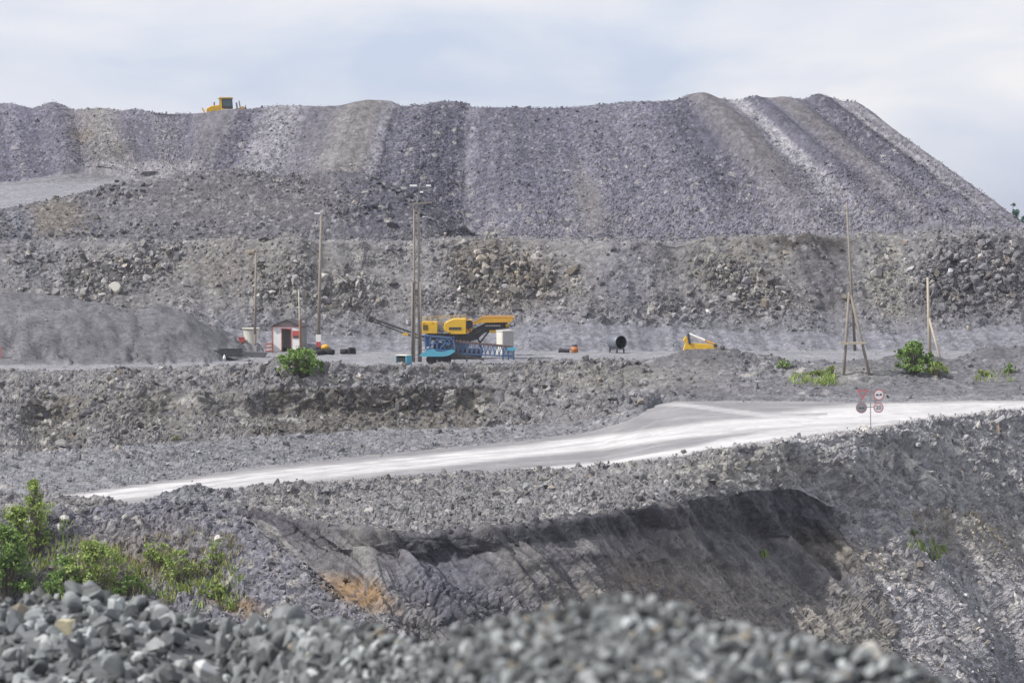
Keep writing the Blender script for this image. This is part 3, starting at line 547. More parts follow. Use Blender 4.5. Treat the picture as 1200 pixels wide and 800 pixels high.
# boulders that stand out on the slopes beyond
def boulder(px, py, Y0, Y1, s, label, mat=M_PALE, me=None, flat=1.):
    p = place_py(px, py, Y0, Y1); o = stone(me or random.choice(CH), p+Vector((0, -.15*s, .25*s)), s, label, None, 'boulder', mat, 'boulder'); o.scale = (s, s, s*flat); return o
boulder(381, 325, 292, 310, .62, 'big pale boulder on the quarry face just right of the slim lamp pole')
boulder(887, 340, 292, 310, .5, 'lone pale boulder on the quarry face above the yellow digger arm')
boulder(136, 341, 292, 310, .7, 'pale cream boulder at the foot of the quarry face above the gravel mound', flat=.6)
boulder(319, 344, 292, 310, .5, 'cream boulder on the quarry face above the hut roof')
boulder(205, 262, 315, 335, .5, 'grey boulder low on the dark middle mound at left', M_STONE)
boulder(257, 633, 183, 196, .42, 'pale block on the scree at the left edge of the pit')
boulder(76, 608, 183, 197, .55, 'pale boulder by the dark hollow on the left bank of the pit')
boulder(70, 620, 183, 197, .33, 'whitish stone below the pale boulder on the left bank', M_WHITE)
boulder(1033, 645, 200, 216, .42, 'pale stone resting on the brown ledge of the right pit wall')
boulder(1149, 501, 215, 236, .4, 'pale rounded stone left of the broken white plank')
boulder(1019, 507, 215, 232, .45, 'dark boulder at the foot of the road sign post', M_STONE)
boulder(755, 563, 190, 215, .42, 'dark slab on the bank below the second bright road lane', M_STONE, flat=.6)
boulder(617, 570, 185, 212, .35, 'dark flat rock on the bank above the pit overhang', M_STONE, flat=.5)
boulder(938, 438, 250, 268, .4, 'pale stone beside the yellow grass on the right berm')
# ------------------------------------------------------------------ built things
class MB:
    def __init__(s): s.v = []; s.f = []
    def add(s, V, Fc, M=None):
        o = len(s.v); s.v += [(M @ Vector(p) if M else Vector(p)) for p in V]; s.f += [[i+o for i in f] for f in Fc]; return s
    def box(s, c, d, M=None, taper=1.):
        x, y, z = d[0]/2, d[1]/2, d[2]/2; t = taper
        V = [Vector(c)+Vector(p) for p in ((-x, -y, -z), (x, -y, -z), (x, y, -z), (-x, y, -z), (-x*t, -y*t, z), (x*t, -y*t, z), (x*t, y*t, z), (-x*t, y*t, z))]
        return s.add(V, [(0, 3, 2, 1), (4, 5, 6, 7), (0, 1, 5, 4), (1, 2, 6, 5), (2, 3, 7, 6), (3, 0, 4, 7)], M)
    def prism(s, poly, y0, y1, M=None):            # polygon in x,z pushed through from y0 to y1
        n = len(poly); V = [(x, y0, z) for x, z in poly]+[(x, y1, z) for x, z in poly]
        ar = sum(poly[i][0]*poly[(i+1) % n][1]-poly[(i+1) % n][0]*poly[i][1] for i in range(n))
        Fc = [tuple(range(n)), tuple(range(2*n-1, n-1, -1))]+[(i+n, (i+1) % n+n, (i+1) % n, i) for i in range(n)]
        if ar < 0: Fc = [f[::-1] for f in Fc]
        return s.add(V, Fc, M)
    def tube(s, p, q, r0, r1=None, n=10, cap=True):
        p, q = Vector(p), Vector(q); r1 = r0 if r1 is None else r1; d = (q-p).normalized()
        a = d.orthogonal().normalized(); b = d.cross(a); V = []
        for (c, r) in ((p, r0), (q, r1)):
            V += [c+a*r*math.cos(6.2832*i/n)+b*r*math.sin(6.2832*i/n) for i in range(n)]
        Fc = [(i, (i+1) % n, (i+1) % n+n, i+n) for i in range(n)]
        if cap: Fc += [tuple(range(n-1, -1, -1)), tuple(range(n, 2*n))]
        return s.add(V, Fc)
    def bar(s, p, q, w, h_=None):
        p, q = Vector(p), Vector(q); h_ = h_ or w; d = q-p; l = d.length; d.normalize()
        up = Vector((0, 0, 1)) if abs(d.z) < .95 else Vector((0, 1, 0)); a = d.cross(up).normalized(); b = a.cross(d)
        V = [c+a*i*w/2+b*j*h_/2 for c in (p, q) for (i, j) in ((-1, -1), (1, -1), (1, 1), (-1, 1))]
        return s.add(V, [(0, 1, 2, 3), (7, 6, 5, 4), (0, 4, 5, 1), (1, 5, 6, 2), (2, 6, 7, 3), (3, 7, 4, 0)])
    def lathe(s, prof, n=20, M=None):
        V = [(r*math.cos(6.2832*i/n), r*math.sin(6.2832*i/n), z) for r, z in prof for i in range(n)]
        Fc = [(k*n+i, k*n+(i+1) % n, (k+1)*n+(i+1) % n, (k+1)*n+i) for k in range(len(prof)-1) for i in range(n)]
        return s.add(V, Fc, M)
    def disc(s, c, r, y, n=24):
        return s.add([(c[0]+r*math.cos(6.2832*i/n), y, c[1]+r*math.sin(6.2832*i/n)) for i in range(n)], [tuple(range(n))])
    def build(s, name, mat, parent=None, bevel=0., smooth=False):
        me = bpy.data.meshes.new(name); me.from_pydata([p[:] for p in s.v], [], s.f); me.update()
        bm = bmesh.new(); bm.from_mesh(me); bmesh.ops.recalc_face_normals(bm, faces=bm.faces)
        if bevel: bmesh.ops.bevel(bm, geom=bm.edges[:], offset=bevel, segments=1, affect='EDGES')
        if smooth:
            for f in bm.faces: f.smooth = len(f.verts) == 4
        bm.to_mesh(me); bm.free()
        me.materials.append(mat); o = bpy.data.objects.new(name, me); COL.objects.link(o); o.parent = parent
        return o
def thing(name, label, cat, loc, rz=0., group=None):
    o = bpy.data.objects.new(name, None); o.empty_display_size = .3; COL.objects.link(o); o.location = loc; o.rotation_euler = (0, 0, rz)
    return tag(o, label, cat, group)
def single(o, label, cat, loc, rz=0., group=None):
    o.location = loc; o.rotation_euler = (0, 0, rz); return tag(o, label, cat, group)
def copy_tree(o, parent=None):
    c = o.copy(); COL.objects.link(c); c.parent = parent
    for ch in o.children: copy_tree(ch, c)
    return c
YEL = paint('yellow_paint', (.70, .42, .025), .55, dirt=.55, scale=1.5, dirtcol=(.40, .30, .12)); ORG = paint('orange_paint', (.64, .34, .025), .6, dirt=.4)
DARK = paint('dark_steel', (.045, .045, .052), .6, .2, .5, dirtcol=(.14, .13, .13)); BLACK = paint('black_rubber', (.018, .018, .02), .8, dirt=.4, dirtcol=(.08, .08, .085))
BLUE = paint('blue_paint', (.06, .12, .25), .5, dirt=.5, scale=2, dirtcol=(.13, .15, .18)); TURQ = paint('turquoise_paint', (.09, .36, .48), .45, dirt=.3, scale=2, dirtcol=(.22, .27, .29))
CREAM = paint('cream_paint', (.66, .64, .57), .6, dirt=.3, scale=1.2, dirtcol=(.42, .39, .33)); WHITE = paint('white_paint', (.78, .77, .76), .55, dirt=.3, scale=1.5, dirtcol=(.48, .45, .43)); RED = paint('red_paint', (.46, .09, .08), .5, dirt=.3, dirtcol=(.32, .14, .12))
WOOD = paint('weathered_wood', (.25, .22, .19), .85, dirt=.6, scale=4, dirtcol=(.13, .115, .10)); PALEW = paint('pale_wood', (.42, .37, .30), .85, dirt=.5, scale=4, dirtcol=(.25, .21, .17)); RUST = paint('rusty_steel', (.19, .10, .06), .8, .1, .5, dirtcol=(.09, .065, .05)); CONC = paint('concrete', (.42, .41, .39), .85, dirt=.5)
ROOF = paint('dark_roofing', (.055, .053, .06), .7, dirt=.4); GREYM = paint('grey_metal', (.30, .31, .33), .45, .5, .35); GLASS = paint('tinted_glass', (.035, .07, .085), .12, 0, .15, spec=.8); LAMP = paint('lamp_glass', (.80, .80, .80), .25, 0, .05)
def S(Y): return F/Y
# ---- poles
def P3(px, py, Y): return Vector([float(c) for c in unproj(px, py, Y)])
def rel(base): return lambda px, py, dY=0.: P3(px, py, base.y+dY)-base
b = place(488, 273); L = rel(b)
t0 = thing('lighting_mast', 'tall twin post lighting mast with floodlights in front of the crusher', 'lighting mast', b)
for dx in (-3.0, 3.0):
    MB().tube(L(488+dx, 428), L(488+dx*.85, 238), .13, .09).build('post', WOOD, t0, smooth=True)
    MB().tube(L(488+dx*1.7, 428), L(488+dx*1.55, 330, -.2), 1.1e-1, .09).build('stub_post', WOOD, t0, smooth=True)
rg = MB()
for k in range(15): rg.bar(L(485, 416-k*12, -.18), L(491, 416-k*12, -.18), .06)
rg.bar(L(485.6, 420, -.2), L(485.6, 246, -.2), .05).bar(L(490.4, 420, -.2), L(490.4, 246, -.2), .05)
rg.build('ladder', WOOD, t0)
MB().bar(L(480, 239, -.2), L(506, 237, -.2), .14).build('crossarm', WOOD, t0)
MB().tube(L(488, 240), L(493, 214), .06).tube(L(488, 226), L(505, 222), .04).tube(L(480, 219), L(506, 219), .04).build('top_frame', GREYM, t0)
for (lx, ly, lw) in ((484.5, 217.5, .72), (502, 217.5, .5), (494, 225, .32)):
    p = L(lx, ly, -.25); fl = MB().box(p, (lw, .24, .2)).build('floodlight', GREYM, t0); MB().box(p+Vector((0, -.13, 0)), (lw*.9, .03, .16)).build('lens', LAMP, fl)
def pole(px, Y, top, r0, r1, label, topx=None, mat=WOOD):
    b = place(px, Y); L = rel(b); t = thing('wooden_pole', label, 'pole', b)
    MB().tube(Vector((0, 0, -.4)), L(topx or px, top), r0, r1).build('shaft', mat, t, smooth=True); return t, L
t1, L = pole(298, 289, 296, .16, .09, 'slim wooden pole standing beside the cream tub', 300)
MB().bar(L(298, 414, -.2), L(298.3, 392, -.2), .2).build('stub', PALEW, t1)
MB().tube(L(299.5, 300), L(296, 299), .03).build('bracket', GREYM, t1)
t2, L = pole(372.5, 292, 251, .19, .12, 'tallest slim pole right of the hut with a small lamp on an arm', 376.5)
MB().bar(L(376.5, 253), L(372, 250), .06).build('lamp_arm', GREYM, t2); MB().box(L(372, 250), (.6, .25, .16)).build('lamp_head', LAMP, t2)
MB().box(L(375, 268), (.5, .12, .1)).build('crossarm', WOOD, t2)
t3, L = pole(352.5, 268, 340, .09, .06, 'thin wooden pole rising out of the bush in front of the hut', 350, PALEW)
MB().bar(L(352.7, 428, -.15), L(352.2, 374, -.15), .22, .16).build('stub', RUST, t3)
o = MB().tube((0, 0, -.3), (.02, 0, 1.3), .035, .025).build('marker_stake', GREYM); single(o, 'thin bare stake sticking up on the skyline right of the bulldozer', 'stake', place(311, 374))
# ---- A-frame power pole at right
b = place_py(1005, 453, 250, 260); L = rel(b)
t4 = thing('power_pole', 'tall power pole propped on an A shaped timber trestle beside the road', 'power pole', b)
MB().tube(L(1002, 411, .7), L(992, 237, .3), .13, .08).build('mast', WOOD, t4, smooth=True)
MB().tube(L(987.6, 457), L(995, 342), .14, .11).build('leg', WOOD, t4, smooth=True); MB().tube(L(1024, 460), L(997, 346), .14, .11).build('leg', WOOD, t4, smooth=True)
MB().bar(L(984, 402.5, -.3), L(1015, 401.5, -.3), .24, .22).build('crossbeam', PALEW, t4)
MB().bar(L(994, 352, .3), L(1000, 352, .3), .3).build('binding', RUST, t4)
MB().box(L(987.4, 453, -.1), (.5, .5, .5)).build('footing', CONC, t4)
MB().bar(L(990, 246, .3), L(996, 246, .3), .1).build('crossarm', WOOD, t4)
b = place(1090, 266); L = rel(b)
t5 = thing('power_pole', 'short grey pole with one slanted timber brace beside the big bush', 'power pole', b)
MB().tube(L(1090, 432), L(1087, 325), .17, .11).build('mast', PALEW, t5, smooth=True); MB().tube(L(1108, 442, -1.2), L(1088.5, 372, 0), .13, .11).build('brace', PALEW, t5, smooth=True)
MB().bar(L(1086, 328), L(1089, 328), .1).build('crossarm', WOOD, t5)
# ---- road signs
b = place_py(1020, 505, 216, 236); b.y -= .3; L = rel(b)
t6 = thing('road_sign', 'road sign post with four red rimmed traffic signs beside the haul road', 'road sign', b)
MB().tube((0, 0, -.4), L(1020, 456), .035).build('post', GREYM, t6); MB().bar(L(1009, 477), L(1031, 477), .06).bar(L(1012, 460), L(1030, 460), .05).build('crossbar', GREYM, t6)
SGREY = paint('faded_sign_grey', (.26, .255, .27), .5, dirt=.4); SWHITE = paint('sign_white', (.72, .70, .70), .45, dirt=.25); SRED = paint('sign_red', (.50, .15, .16), .45, dirt=.25, dirtcol=(.45, .2, .2)); SBLK = paint('sign_black', (.06, .06, .065), .5, dirt=.2)
def round_sign(px, py, r, face, rim=SRED):
    p = L(px, py, -.06); s = MB().tube(p+Vector((0, .015, 0)), p+Vector((0, -.015, 0)), r, n=28).build('sign_plate', rim, t6)
    MB().tube(p+Vector((0, -.014, 0)), p+Vector((0, -.02, 0)), r*.8, n=28).build('sign_face', face, s); return p, s
p, s_ = round_sign(1030, 462.5, .42, SWHITE)
mk = MB()
for (dx, dz, w_, h_) in ((-.13, -.02, .2, .09), (.13, .0, .2, .09)): mk.box(p+Vector((dx, -.024, dz)), (w_, .006, h_)).box(p+Vector((dx, -.024, dz+.06)), (w_*.6, .006, .06))
mk.build('symbol', SBLK, s_)
p, s_ = round_sign(1009.5, 477.5, .42, SGREY, paint('sign_rim_faded', (.33, .2, .21), .5)); mk = MB()
for (dx, dz, w_, h_) in ((-.12, -.02, .2, .09), (.12, -.02, .2, .09)): mk.box(p+Vector((dx, -.024, dz)), (w_, .006, h_))
mk.build('symbol', SBLK, s_)
p, s_ = round_sign(1029.5, 477.5, .38, SWHITE)
def digits(txt, p, size, mat, parent, name):
    cu = bpy.data.curves.new(name, 'FONT'); cu.body = txt; cu.size = size; cu.align_x = 'CENTER'; cu.align_y = 'CENTER'; cu.extrude = .004
    tmp = bpy.data.objects.new('tmp', cu); COL.objects.link(tmp); bpy.context.view_layer.update()
    me = bpy.data.meshes.new_from_object(tmp.evaluated_get(bpy.context.evaluated_depsgraph_get())); bpy.data.objects.remove(tmp)
    me.name = name; me.transform(Matrix.Translation(p) @ Matrix.Rotation(R(90), 4, 'X')); me.materials.clear(); me.materials.append(mat)
    o = bpy.data.objects.new(name, me); COL.objects.link(o); o.parent = parent; return o
digits('20', p+Vector((0, -.026, 0)), .42, SBLK, s_, 'numeral')
p = L(1011, 462, -.06); tri = [(p.x-.46, p.z+.36), (p.x+.46, p.z+.36), (p.x, p.z-.42)]; ti = [(p.x-.27, p.z+.25), (p.x+.27, p.z+.25), (p.x, p.z-.2)]
s_ = MB().prism(tri, p.y-.015, p.y+.015).build('sign_plate', SRED, t6); MB().prism(ti, p.y-.022, p.y-.014).build('sign_face', SGREY, s_)
# ---- hut
b = place(336, 293); L = rel(b); k = S(293)
hut = thing('hut', 'small white hut with red trim and an open dark doorway on the yard', 'hut', b, R(-7))
w_, hh, dp = 2.95, 2.6, 3.0; x0, x1 = -w_/2, w_/2; dx0, dx1, dh = -.5, .42, 2.3
wl_ = MB()
wl_.box(((x0+dx0)/2, 0, hh/2-.1), (dx0-x0, .1, hh+.2)).box(((x1+dx1)/2, 0, hh/2-.1), (x1-dx1, .1, hh+.2)).box(((dx0+dx1)/2, 0, (hh+dh)/2), (dx1-dx0, .1, hh-dh))
wl_.build('front_wall', WHITE, hut)
MB().box((x1-.05, dp/2+.05, hh/2-.1), (.1, dp-.1, hh+.2)).build('side_wall', GREYM, hut); MB().box((x0+.05, dp/2+.05, hh/2-.1), (.1, dp-.1, hh+.2)).build('side_wall', WHITE, hut); MB().box((0, dp+.05, hh/2-.1), (w_, .1, hh+.2)).build('rear_wall', WHITE, hut)  # right wall grey instead of white, its shade put into the colour
MB().prism([(x0, hh+.003), (x1, hh+.003), (0, hh+.58)], .0, .08).build('gable', paint('gable_boards', (.42, .36, .35), .7, dirt=.5), hut)
rf_ = MB(); ov = .18
for sx in (-1, 1): rf_.prism([(0, hh+.72), (sx*(w_/2+ov), hh+.02), (sx*(w_/2+ov), hh-.06), (0, hh+.62)], -.35, dp+.3)
rf_.build('roof', ROOF, hut)
MB().box((0, -.07, hh-.02), (w_+.1, .05, .07)).box((x0-.01, -.065, hh/2-.05), (.07, .05, hh-.06)).box((x1+.0, -.065, hh/2-.05), (.07, .05, hh-.06)).build('trim', RED, hut)
MB().box((dx0-.04, -.07, dh/2), (.06, .05, dh)).box((dx1+.04, -.07, dh/2), (.06, .05, dh)).box(((dx0+dx1)/2, -.07, dh+.05), (dx1-dx0+.17, .05, .09)).build('door_frame', RED, hut)
MB().box((.93, -.075, 1.8), (.68, .05, .75)).build('notice_board', RED, hut); MB().box((.93, -.105, 1.55), (.5, .02, .25)).build('notice', SBLK, hut)
MB().box((0, dp/2, .02), (w_-.22, dp-.1, .05)).build('floor_slab', CONC, hut)
# ---- small things round the hut
b = place(294, 292); t = thing('tub', 'tall cream tapered tub with a wide rim beside the slim pole', 'tub', b)
MB().lathe([(.0, 0), (.62, 0), (.66, .4), (.72, 1.6), (.8, 2.2), (.86, 2.42), (.92, 2.42), (.92, 2.5), (.82, 2.5), (.8, 2.3), (0, 2.25)], 22).build('shell', CREAM, t, smooth=True)
MB().tube((.35, -.75, .0), (.35, -.75, .9), .07).build('drain_pipe', CREAM, t)
b = place_py(264, 419.5, 268, 290)
o = MB().box((0, 0, .08), (3.2, 1.2, .1)).box((-1.57, 0, .36), (.1, 1.2, .62)).box((1.57, 0, .36), (.1, 1.2, .62)).box((0, -.57, .34), (3.2, .08, .58)).box((0, .57, .4), (3.2, .08, .68)).build('steel_trough', DARK)
single(o, 'long black open steel trough at the yard edge below the cream tub', 'trough', b, R(2))
b2_ = place_py(298, 417.5, 268, 290); o = MB().prism([(-1.25, 0), (1.1, 0), (1.3, .5), (-1.25, .62)], -.5, .5).build('steel_ramp', paint('grey_worn_steel', (.13, .13, .145), .6, .3), None, bevel=.03)
single(o, 'dark grey wedge of steel at the right end of the black trough', 'steel ramp', b2_)
o = MB().lathe([(0, 0), (.13, 0), (.14, .32), (.05, .42), (.05, .5), (0, .5)], 12).build('canister', WHITE, None, smooth=True); single(o, 'small white canister standing in front of the black trough', 'canister', place_py(265, 421, 266, 288)+Vector((0, -.9, .05)))
o = MB().box((0, 0, .22), (.55, .5, .44)).box((0, 0, .47), (.6, .55, .06)).build('red_box', RED); single(o, 'small red box on the ground left of the cream tub', 'box', place(283, 289))
t = thing('rack', 'orange red metal rack leaning beside the left wall of the hut', 'rack', place(316, 289), R(10)); rk = MB()
for z in (.25, .6, .95): rk.bar((-.45, 0, z), (.35, 0, z+.05), .1, .14)
rk.bar((-.4, 0, 0), (-.4, 0, 1.15), .06).bar((.3, 0, 0), (.3, 0, 1.15), .06); rk.build('frame', paint('orange_red_paint', (.5, .14, .08), .6), t)
b = place(373, 289.5); t = thing('fuel_pump', 'small white cabinet with a red lower half at the foot of the lamp pole', 'cabinet', b)
MB().box((0, 0, .32), (.55, .45, .64)).build('body', DARK, t); MB().box((0, 0, .9), (.46, .4, .52)).build('lower_panel', RED, t); MB().box((0, 0, 1.5), (.5, .42, .68)).build('upper_panel', WHITE, t)
o = MB().lathe([(0, 0), (.36, .02), (.44, .25), (.36, .42), (.12, .52), (0, .52)], 14).build('sack', ORG, None, smooth=True); single(o, 'orange yellow sack lying on the dark tyres right of the hut', 'sack', place(381, 288)+Vector((0, 0, .5)))
def tyre(px, Y, rr, label, lay_, grp=None):
    t = thing('tyre', label, 'tyre', place(px, Y, .02), random.uniform(-.4, .4), grp)
    M_ = Matrix.Translation((0, 0, rr if not lay_ else .24)) @ (Matrix.Rotation(R(80), 4, 'X') if not lay_ else Matrix())
    MB().lathe([(rr*.55, -.2), (rr*.85, -.24), (rr, -.15), (rr, .15), (rr*.85, .24), (rr*.55, .2), (rr*.55, -.2)], 24, M_).build('tread', BLACK, t, smooth=True)
    MB().lathe([(rr*.55, -.12), (rr*.5, -.1), (rr*.5, .1), (rr*.55, .12)], 20, M_).build('rim', GREYM, t)
tyre(363, 288, .6, 'black tyre lying flat close to the right wall of the hut', True); tyre(374, 287.6, .62, 'black tyre lying flat under the red and white cabinet', True); tyre(385, 288, .62, 'black tyre lying flat under the orange sack', True); tyre(404, 289.5, .5, 'dark tyre lying flat left of the black block', True)
o = MB().box((0, 0, .28), (.75, .6, .56), taper=.9).box((0, 0, .6), (.5, .4, .1)).build('ballast_block', BLACK, None, bevel=.03); single(o, 'black block standing alone on the yard left of the conveyor', 'block', place(412, 289), R(20))
t = thing('marker_post', 'faded red marker post at the left edge of the gravel mound', 'post', place_py(2.5, 418, 262, 282)); MB().box((0, 0, .5), (.18, .1, 1.1)).build('board', paint('faded_red', (.35, .17, .17), .7), t); MB().bar((-.3, .02, .95), (.3, .02, .95), .05).build('bar', DARK, t)
# ---- turquoise skip
t = thing('skip', 'small turquoise skip with a dark open end in front of the lighting mast', 'skip', place_py(473, 428, 258, 276), R(-25))
MB().box((0, .55, .5), (1.1, .08, .9)).box((-.52, 0, .5), (.08, 1.1, .9)).box((.52, 0, .5), (.08, 1.1, .9)).box((0, 0, .06), (1.1, 1.1, .1)).build('bin', TURQ, t); MB().box((0, -.5, .42), (.98, .06, .72)).build('front_panel', BLACK, t); MB().box((0, 0, .98), (1.14, 1.14, .07)).build('lid', CREAM, t)
MB().bar((-.55, 0, .1), (-1.5, -.1, -.05), .8, .06).build('flap', TURQ, t)
# ---- jaw crusher
Yc = 279; b = place(540, Yc); L = rel(b)
def pl(pts): return [((lambda q: (q.x, q.z))(L(px, py))) for px, py in pts]
cr = thing('jaw_crusher', 'yellow tracked rock crusher with a raised feed hopper on the yard', 'rock crusher', b)
MB().prism(pl([(494, 378), (496, 376.5), (513, 376.8), (513, 390.5), (494, 390.2)]), -1.1, 1.1).build('engine_housing', YEL, cr, bevel=.05)
lv = MB()
for kx in range(5): 
    q0 = L(496.5+kx*1.2, 380); lv.box((q0.x, -1.12, q0.z-.25), (.05, .03, .5))
lv.build('louvre', DARK, cr)
MB().prism(pl([(520.5, 380), (522, 377.5), (531, 373.3), (546.5, 373), (546.5, 391), (527, 391), (520.5, 386.5)]), -1.25, 1.25).build('crusher_housing', YEL, cr, bevel=.05)
mk = MB()
for i_, wd in enumerate((.3, .2, .28, .22, .3, .18, .26)):
    q0 = L(527.5+i_*2.0, 384.3); mk.box((q0.x, -1.27, q0.z), (wd*.55, .02, .26)); mk.box((q0.x+.05, -1.27, q0.z+.05), (wd*.7, .021, .07))
mk.build('lettering', SBLK, cr)
MB().prism(pl([(513, 383), (520.5, 382), (520.5, 389), (513, 389)]), -.7, .7).tube(L(516.5, 384, -.5), L(516.5, 375.5, -.5), .12).tube(L(518.5, 384, .2), L(518.5, 378, .2), .18).build('exhaust_stack', GREYM, cr)
MB().prism(pl([(546.7, 375), (553, 374), (553.5, 388), (546.7, 390)]), -.95, .95).build('flywheel_guard', ORG, cr, bevel=.03)
MB().tube(L(549.5, 380, -1.0), L(549.5, 380, 1.0), .42, n=18).build('flywheel', DARK, cr)
MB().prism(pl([(500, 390.6), (548, 391.2), (556, 385), (570, 378), (594, 377), (597, 384), (575, 386.5), (566, 391), (560, 397), (545, 402), (505, 398)]), -.75, .75).build('chassis', DARK, cr)
hp_ = MB(); th = .08
hp_.prism(pl([(553.5, 379.5), (556, 376.5), (566, 371.5), (602, 371), (599.5, 376.8), (566, 377.3)]), -1.45, -1.37).prism(pl([(553.5, 379.5), (556, 376.5), (566, 370.3), (602, 370), (599.5, 376.8), (566, 377.3)]), 1.37, 1.45)
hp_.prism(pl([(601.5, 371), (602.5, 371), (600.2, 377), (599.2, 377)]), -1.37, 1.37).prism(pl([(555, 378), (566, 376.6), (599, 376.2), (599, 377), (566, 377.6), (555, 379.2)]), -1.37, 1.37)
hp_.build('feed_hopper', ORG, cr)
MB().bar(L(554, 377.3, -1.42), L(566, 370.9, -1.42), .14, .06).bar(L(566, 370.9, -1.42), L(602, 370.4, -1.42), .14, .06).build('hopper_rim', paint('worn_hopper_rim', (.36, .3, .24), .7), cr)
MB().prism(pl([(573, 386.6), (581, 386.2), (581, 389.6), (575, 389.6)]), -.9, .9).build('feeder_drive', YEL, cr); MB().box(L(594.5, 381, -.8), (.3, .2, .3)).build('work_lamp', YEL, cr)
mk = MB()
for i_ in range(9):
    q0 = L(569.5+i_*2.0, 381.2); mk.box((q0.x, -.765, q0.z), (.11, .02, .13))
mk.build('lettering', SWHITE, cr)
for yy in (-1.05, 1.05):
    q0, q1 = L(520, 410), L(560, 410); tr = MB(); pts = []
    for a_ in range(9): pts.append((q1.x+.45*math.sin(math.pi*a_/8), q1.z+.0+.45*math.cos(math.pi*a_/8)))
    for a_ in range(9): pts.append((q0.x-.45*math.sin(math.pi*a_/8), q0.z-.45*math.cos(math.pi*a_/8)))
    pz = min(p_[1] for p_ in pts)-.02; pts = [(p_[0], p_[1]-pz) for p_ in pts]
    tr.prism(pts, yy-.25, yy+.25).build('track', BLACK, cr)
MB().prism(pl([(516, 396), (552, 398), (548, 409), (522, 409)]), -.7, .7).build('undercarriage', DARK, cr)
lg = MB()
for (ax, ay, bx_, by_) in ((505, 397, 503, 413), (560, 396, 566, 413), (510, 398, 520, 410), (573, 388, 562, 402)): lg.bar(L(ax, ay, -.6), L(bx_, by_, -.6), .16)
lg.build('support_strut', DARK, cr)
for yy in (-1.15, 1.15):
    rl = MB()
    a0, a1, a2, a3 = L(495, 371.5, yy), L(546, 369, yy), L(495, 374, yy), L(546, 371.3, yy); rl.bar(a0, a1, .045).bar(a2, a3, .035)
    for kx in range(6):
        f = kx/5; rl.bar(a0.lerp(a1, f), a0.lerp(a1, f)+Vector((0, 0, -.55+.1*f)), .045)
    rl.build('handrail', YEL, cr)
for (p0, p1, p2) in (((514, 386), (520, 392), (528, 390)), ((547, 384), (556, 392), (566, 386)), ((508, 391), (512, 397), (522, 396))):
    hs = MB().tube(L(*p0, -1.3), L(*p1, -1.35), .05, n=6).tube(L(*p1, -1.35), L(*p2, -1.3), .05, n=6); hs.build('hose', BLACK, cr)
# discharge conveyor of the crusher
cv = MB()
for yy in (-.45, .45):
    cv.bar(L(435, 372.8, yy), L(501, 396.5, yy), .09, .14).bar(L(438, 377.5, yy), L(498, 399.5, yy), .07, .1)
    for i_ in range(14):
        f0, f1 = i_/14, (i_+.5)/14; A0 = L(436+65*f0, 373.2+23.7*f0, yy); B0 = L(438.5+60*f1, 377.8+22*f1, yy); A1 = L(436+65*(f0+1/14), 373.2+23.7*(f0+1/14), yy)
        cv.bar(A0, B0, .05).bar(B0, A1, .05)
cn = cv.build('discharge_conveyor', DARK, cr)
MB().bar(L(436, 372.6), L(500, 395.6), .85, .1).build('belt', BLACK, cn); MB().tube(L(435.3, 374.5, -.5), L(435.3, 374.5, .5), .3, n=16).build('head_drum', BLACK, cn); MB().box(L(475, 391.5, -.55), (.55, .12, .22)).build('tail_guard', YEL, cn)
# ---- tracked screener with its lattice conveyor
Ys = 269.5; b = place(515, Ys); L = rel(b)
scn = thing('screening_plant', 'blue tracked screening plant with a long lattice conveyor before the crusher', 'screening plant', b)
MB().prism(pl([(491.5, 416.3), (494, 413.3), (505, 408.6), (508, 408), (512, 411), (520, 411.5), (531, 408.5), (534, 411), (527, 415.5), (520, 417), (494, 417)]), -1.2, -.9).prism(pl([(493, 415.5), (505, 408), (531, 407.8), (527, 415), (520, 416.5), (494, 416.5)]), .9, 1.2).prism(pl([(494, 416), (527, 415), (520, 417.2), (494, 417.2)]), -.9, .9).build('hopper', TURQ, scn)
MB().box(L(512, 410.6, -.3), (.9, .8, .35), taper=.5).build('gravel_load', paint('load_gravel', (.3, .22, .15), .9), scn)
fr = MB()
for yy in (-.8, .8):
    for (ax, ay, bx_, by_) in ((498, 393, 499, 409), (504, 394, 504, 408), (498, 393, 531, 396), (531, 396, 533, 410), (504, 405, 516, 398), (516, 398, 530, 400), (522, 410, 532, 394), (512, 397, 512, 408), (500, 409, 531, 411), (524, 396, 524, 409), (516, 408, 524, 399)): fr.bar(L(ax, ay, yy), L(bx_, by_, yy), .16)
fr.build('frame', BLUE, scn); MB().prism(pl([(497, 392), (504.5, 393), (505, 405), (499, 406)]), -.7, .7).build('engine_box', BLUE, scn, bevel=.04); MB().prism(pl([(508, 400), (520, 401.5), (520, 408.5), (508, 408)]), -.5, .5).build('screen_box', paint('dark_blue_paint', (.045, .075, .14), .6, dirt=.4), scn)
for yy in (-.85, .85):
    pts = []; q0, q1 = L(505, 422), L(524, 422)
    for a_ in range(9): pts.append((q1.x+.42*math.sin(math.pi*a_/8), .42+.42*math.cos(math.pi*a_/8)))
    for a_ in range(9): pts.append((q0.x-.42*math.sin(math.pi*a_/8), .42-.42*math.cos(math.pi*a_/8)))
    MB().prism(pts, yy-.22, yy+.22).build('track', BLACK, scn)
MB().prism(pl([(503, 417.3), (526, 417.3), (522, 421), (507, 421)]), -.6, .6).build('undercarriage', RUST, scn)
lc = MB(); TOP = lambda f, y: L(533+68*f, 400.5+6.5*f, y); BOT = lambda f, y: L(531+70*f, 413.5+4.5*f, y)
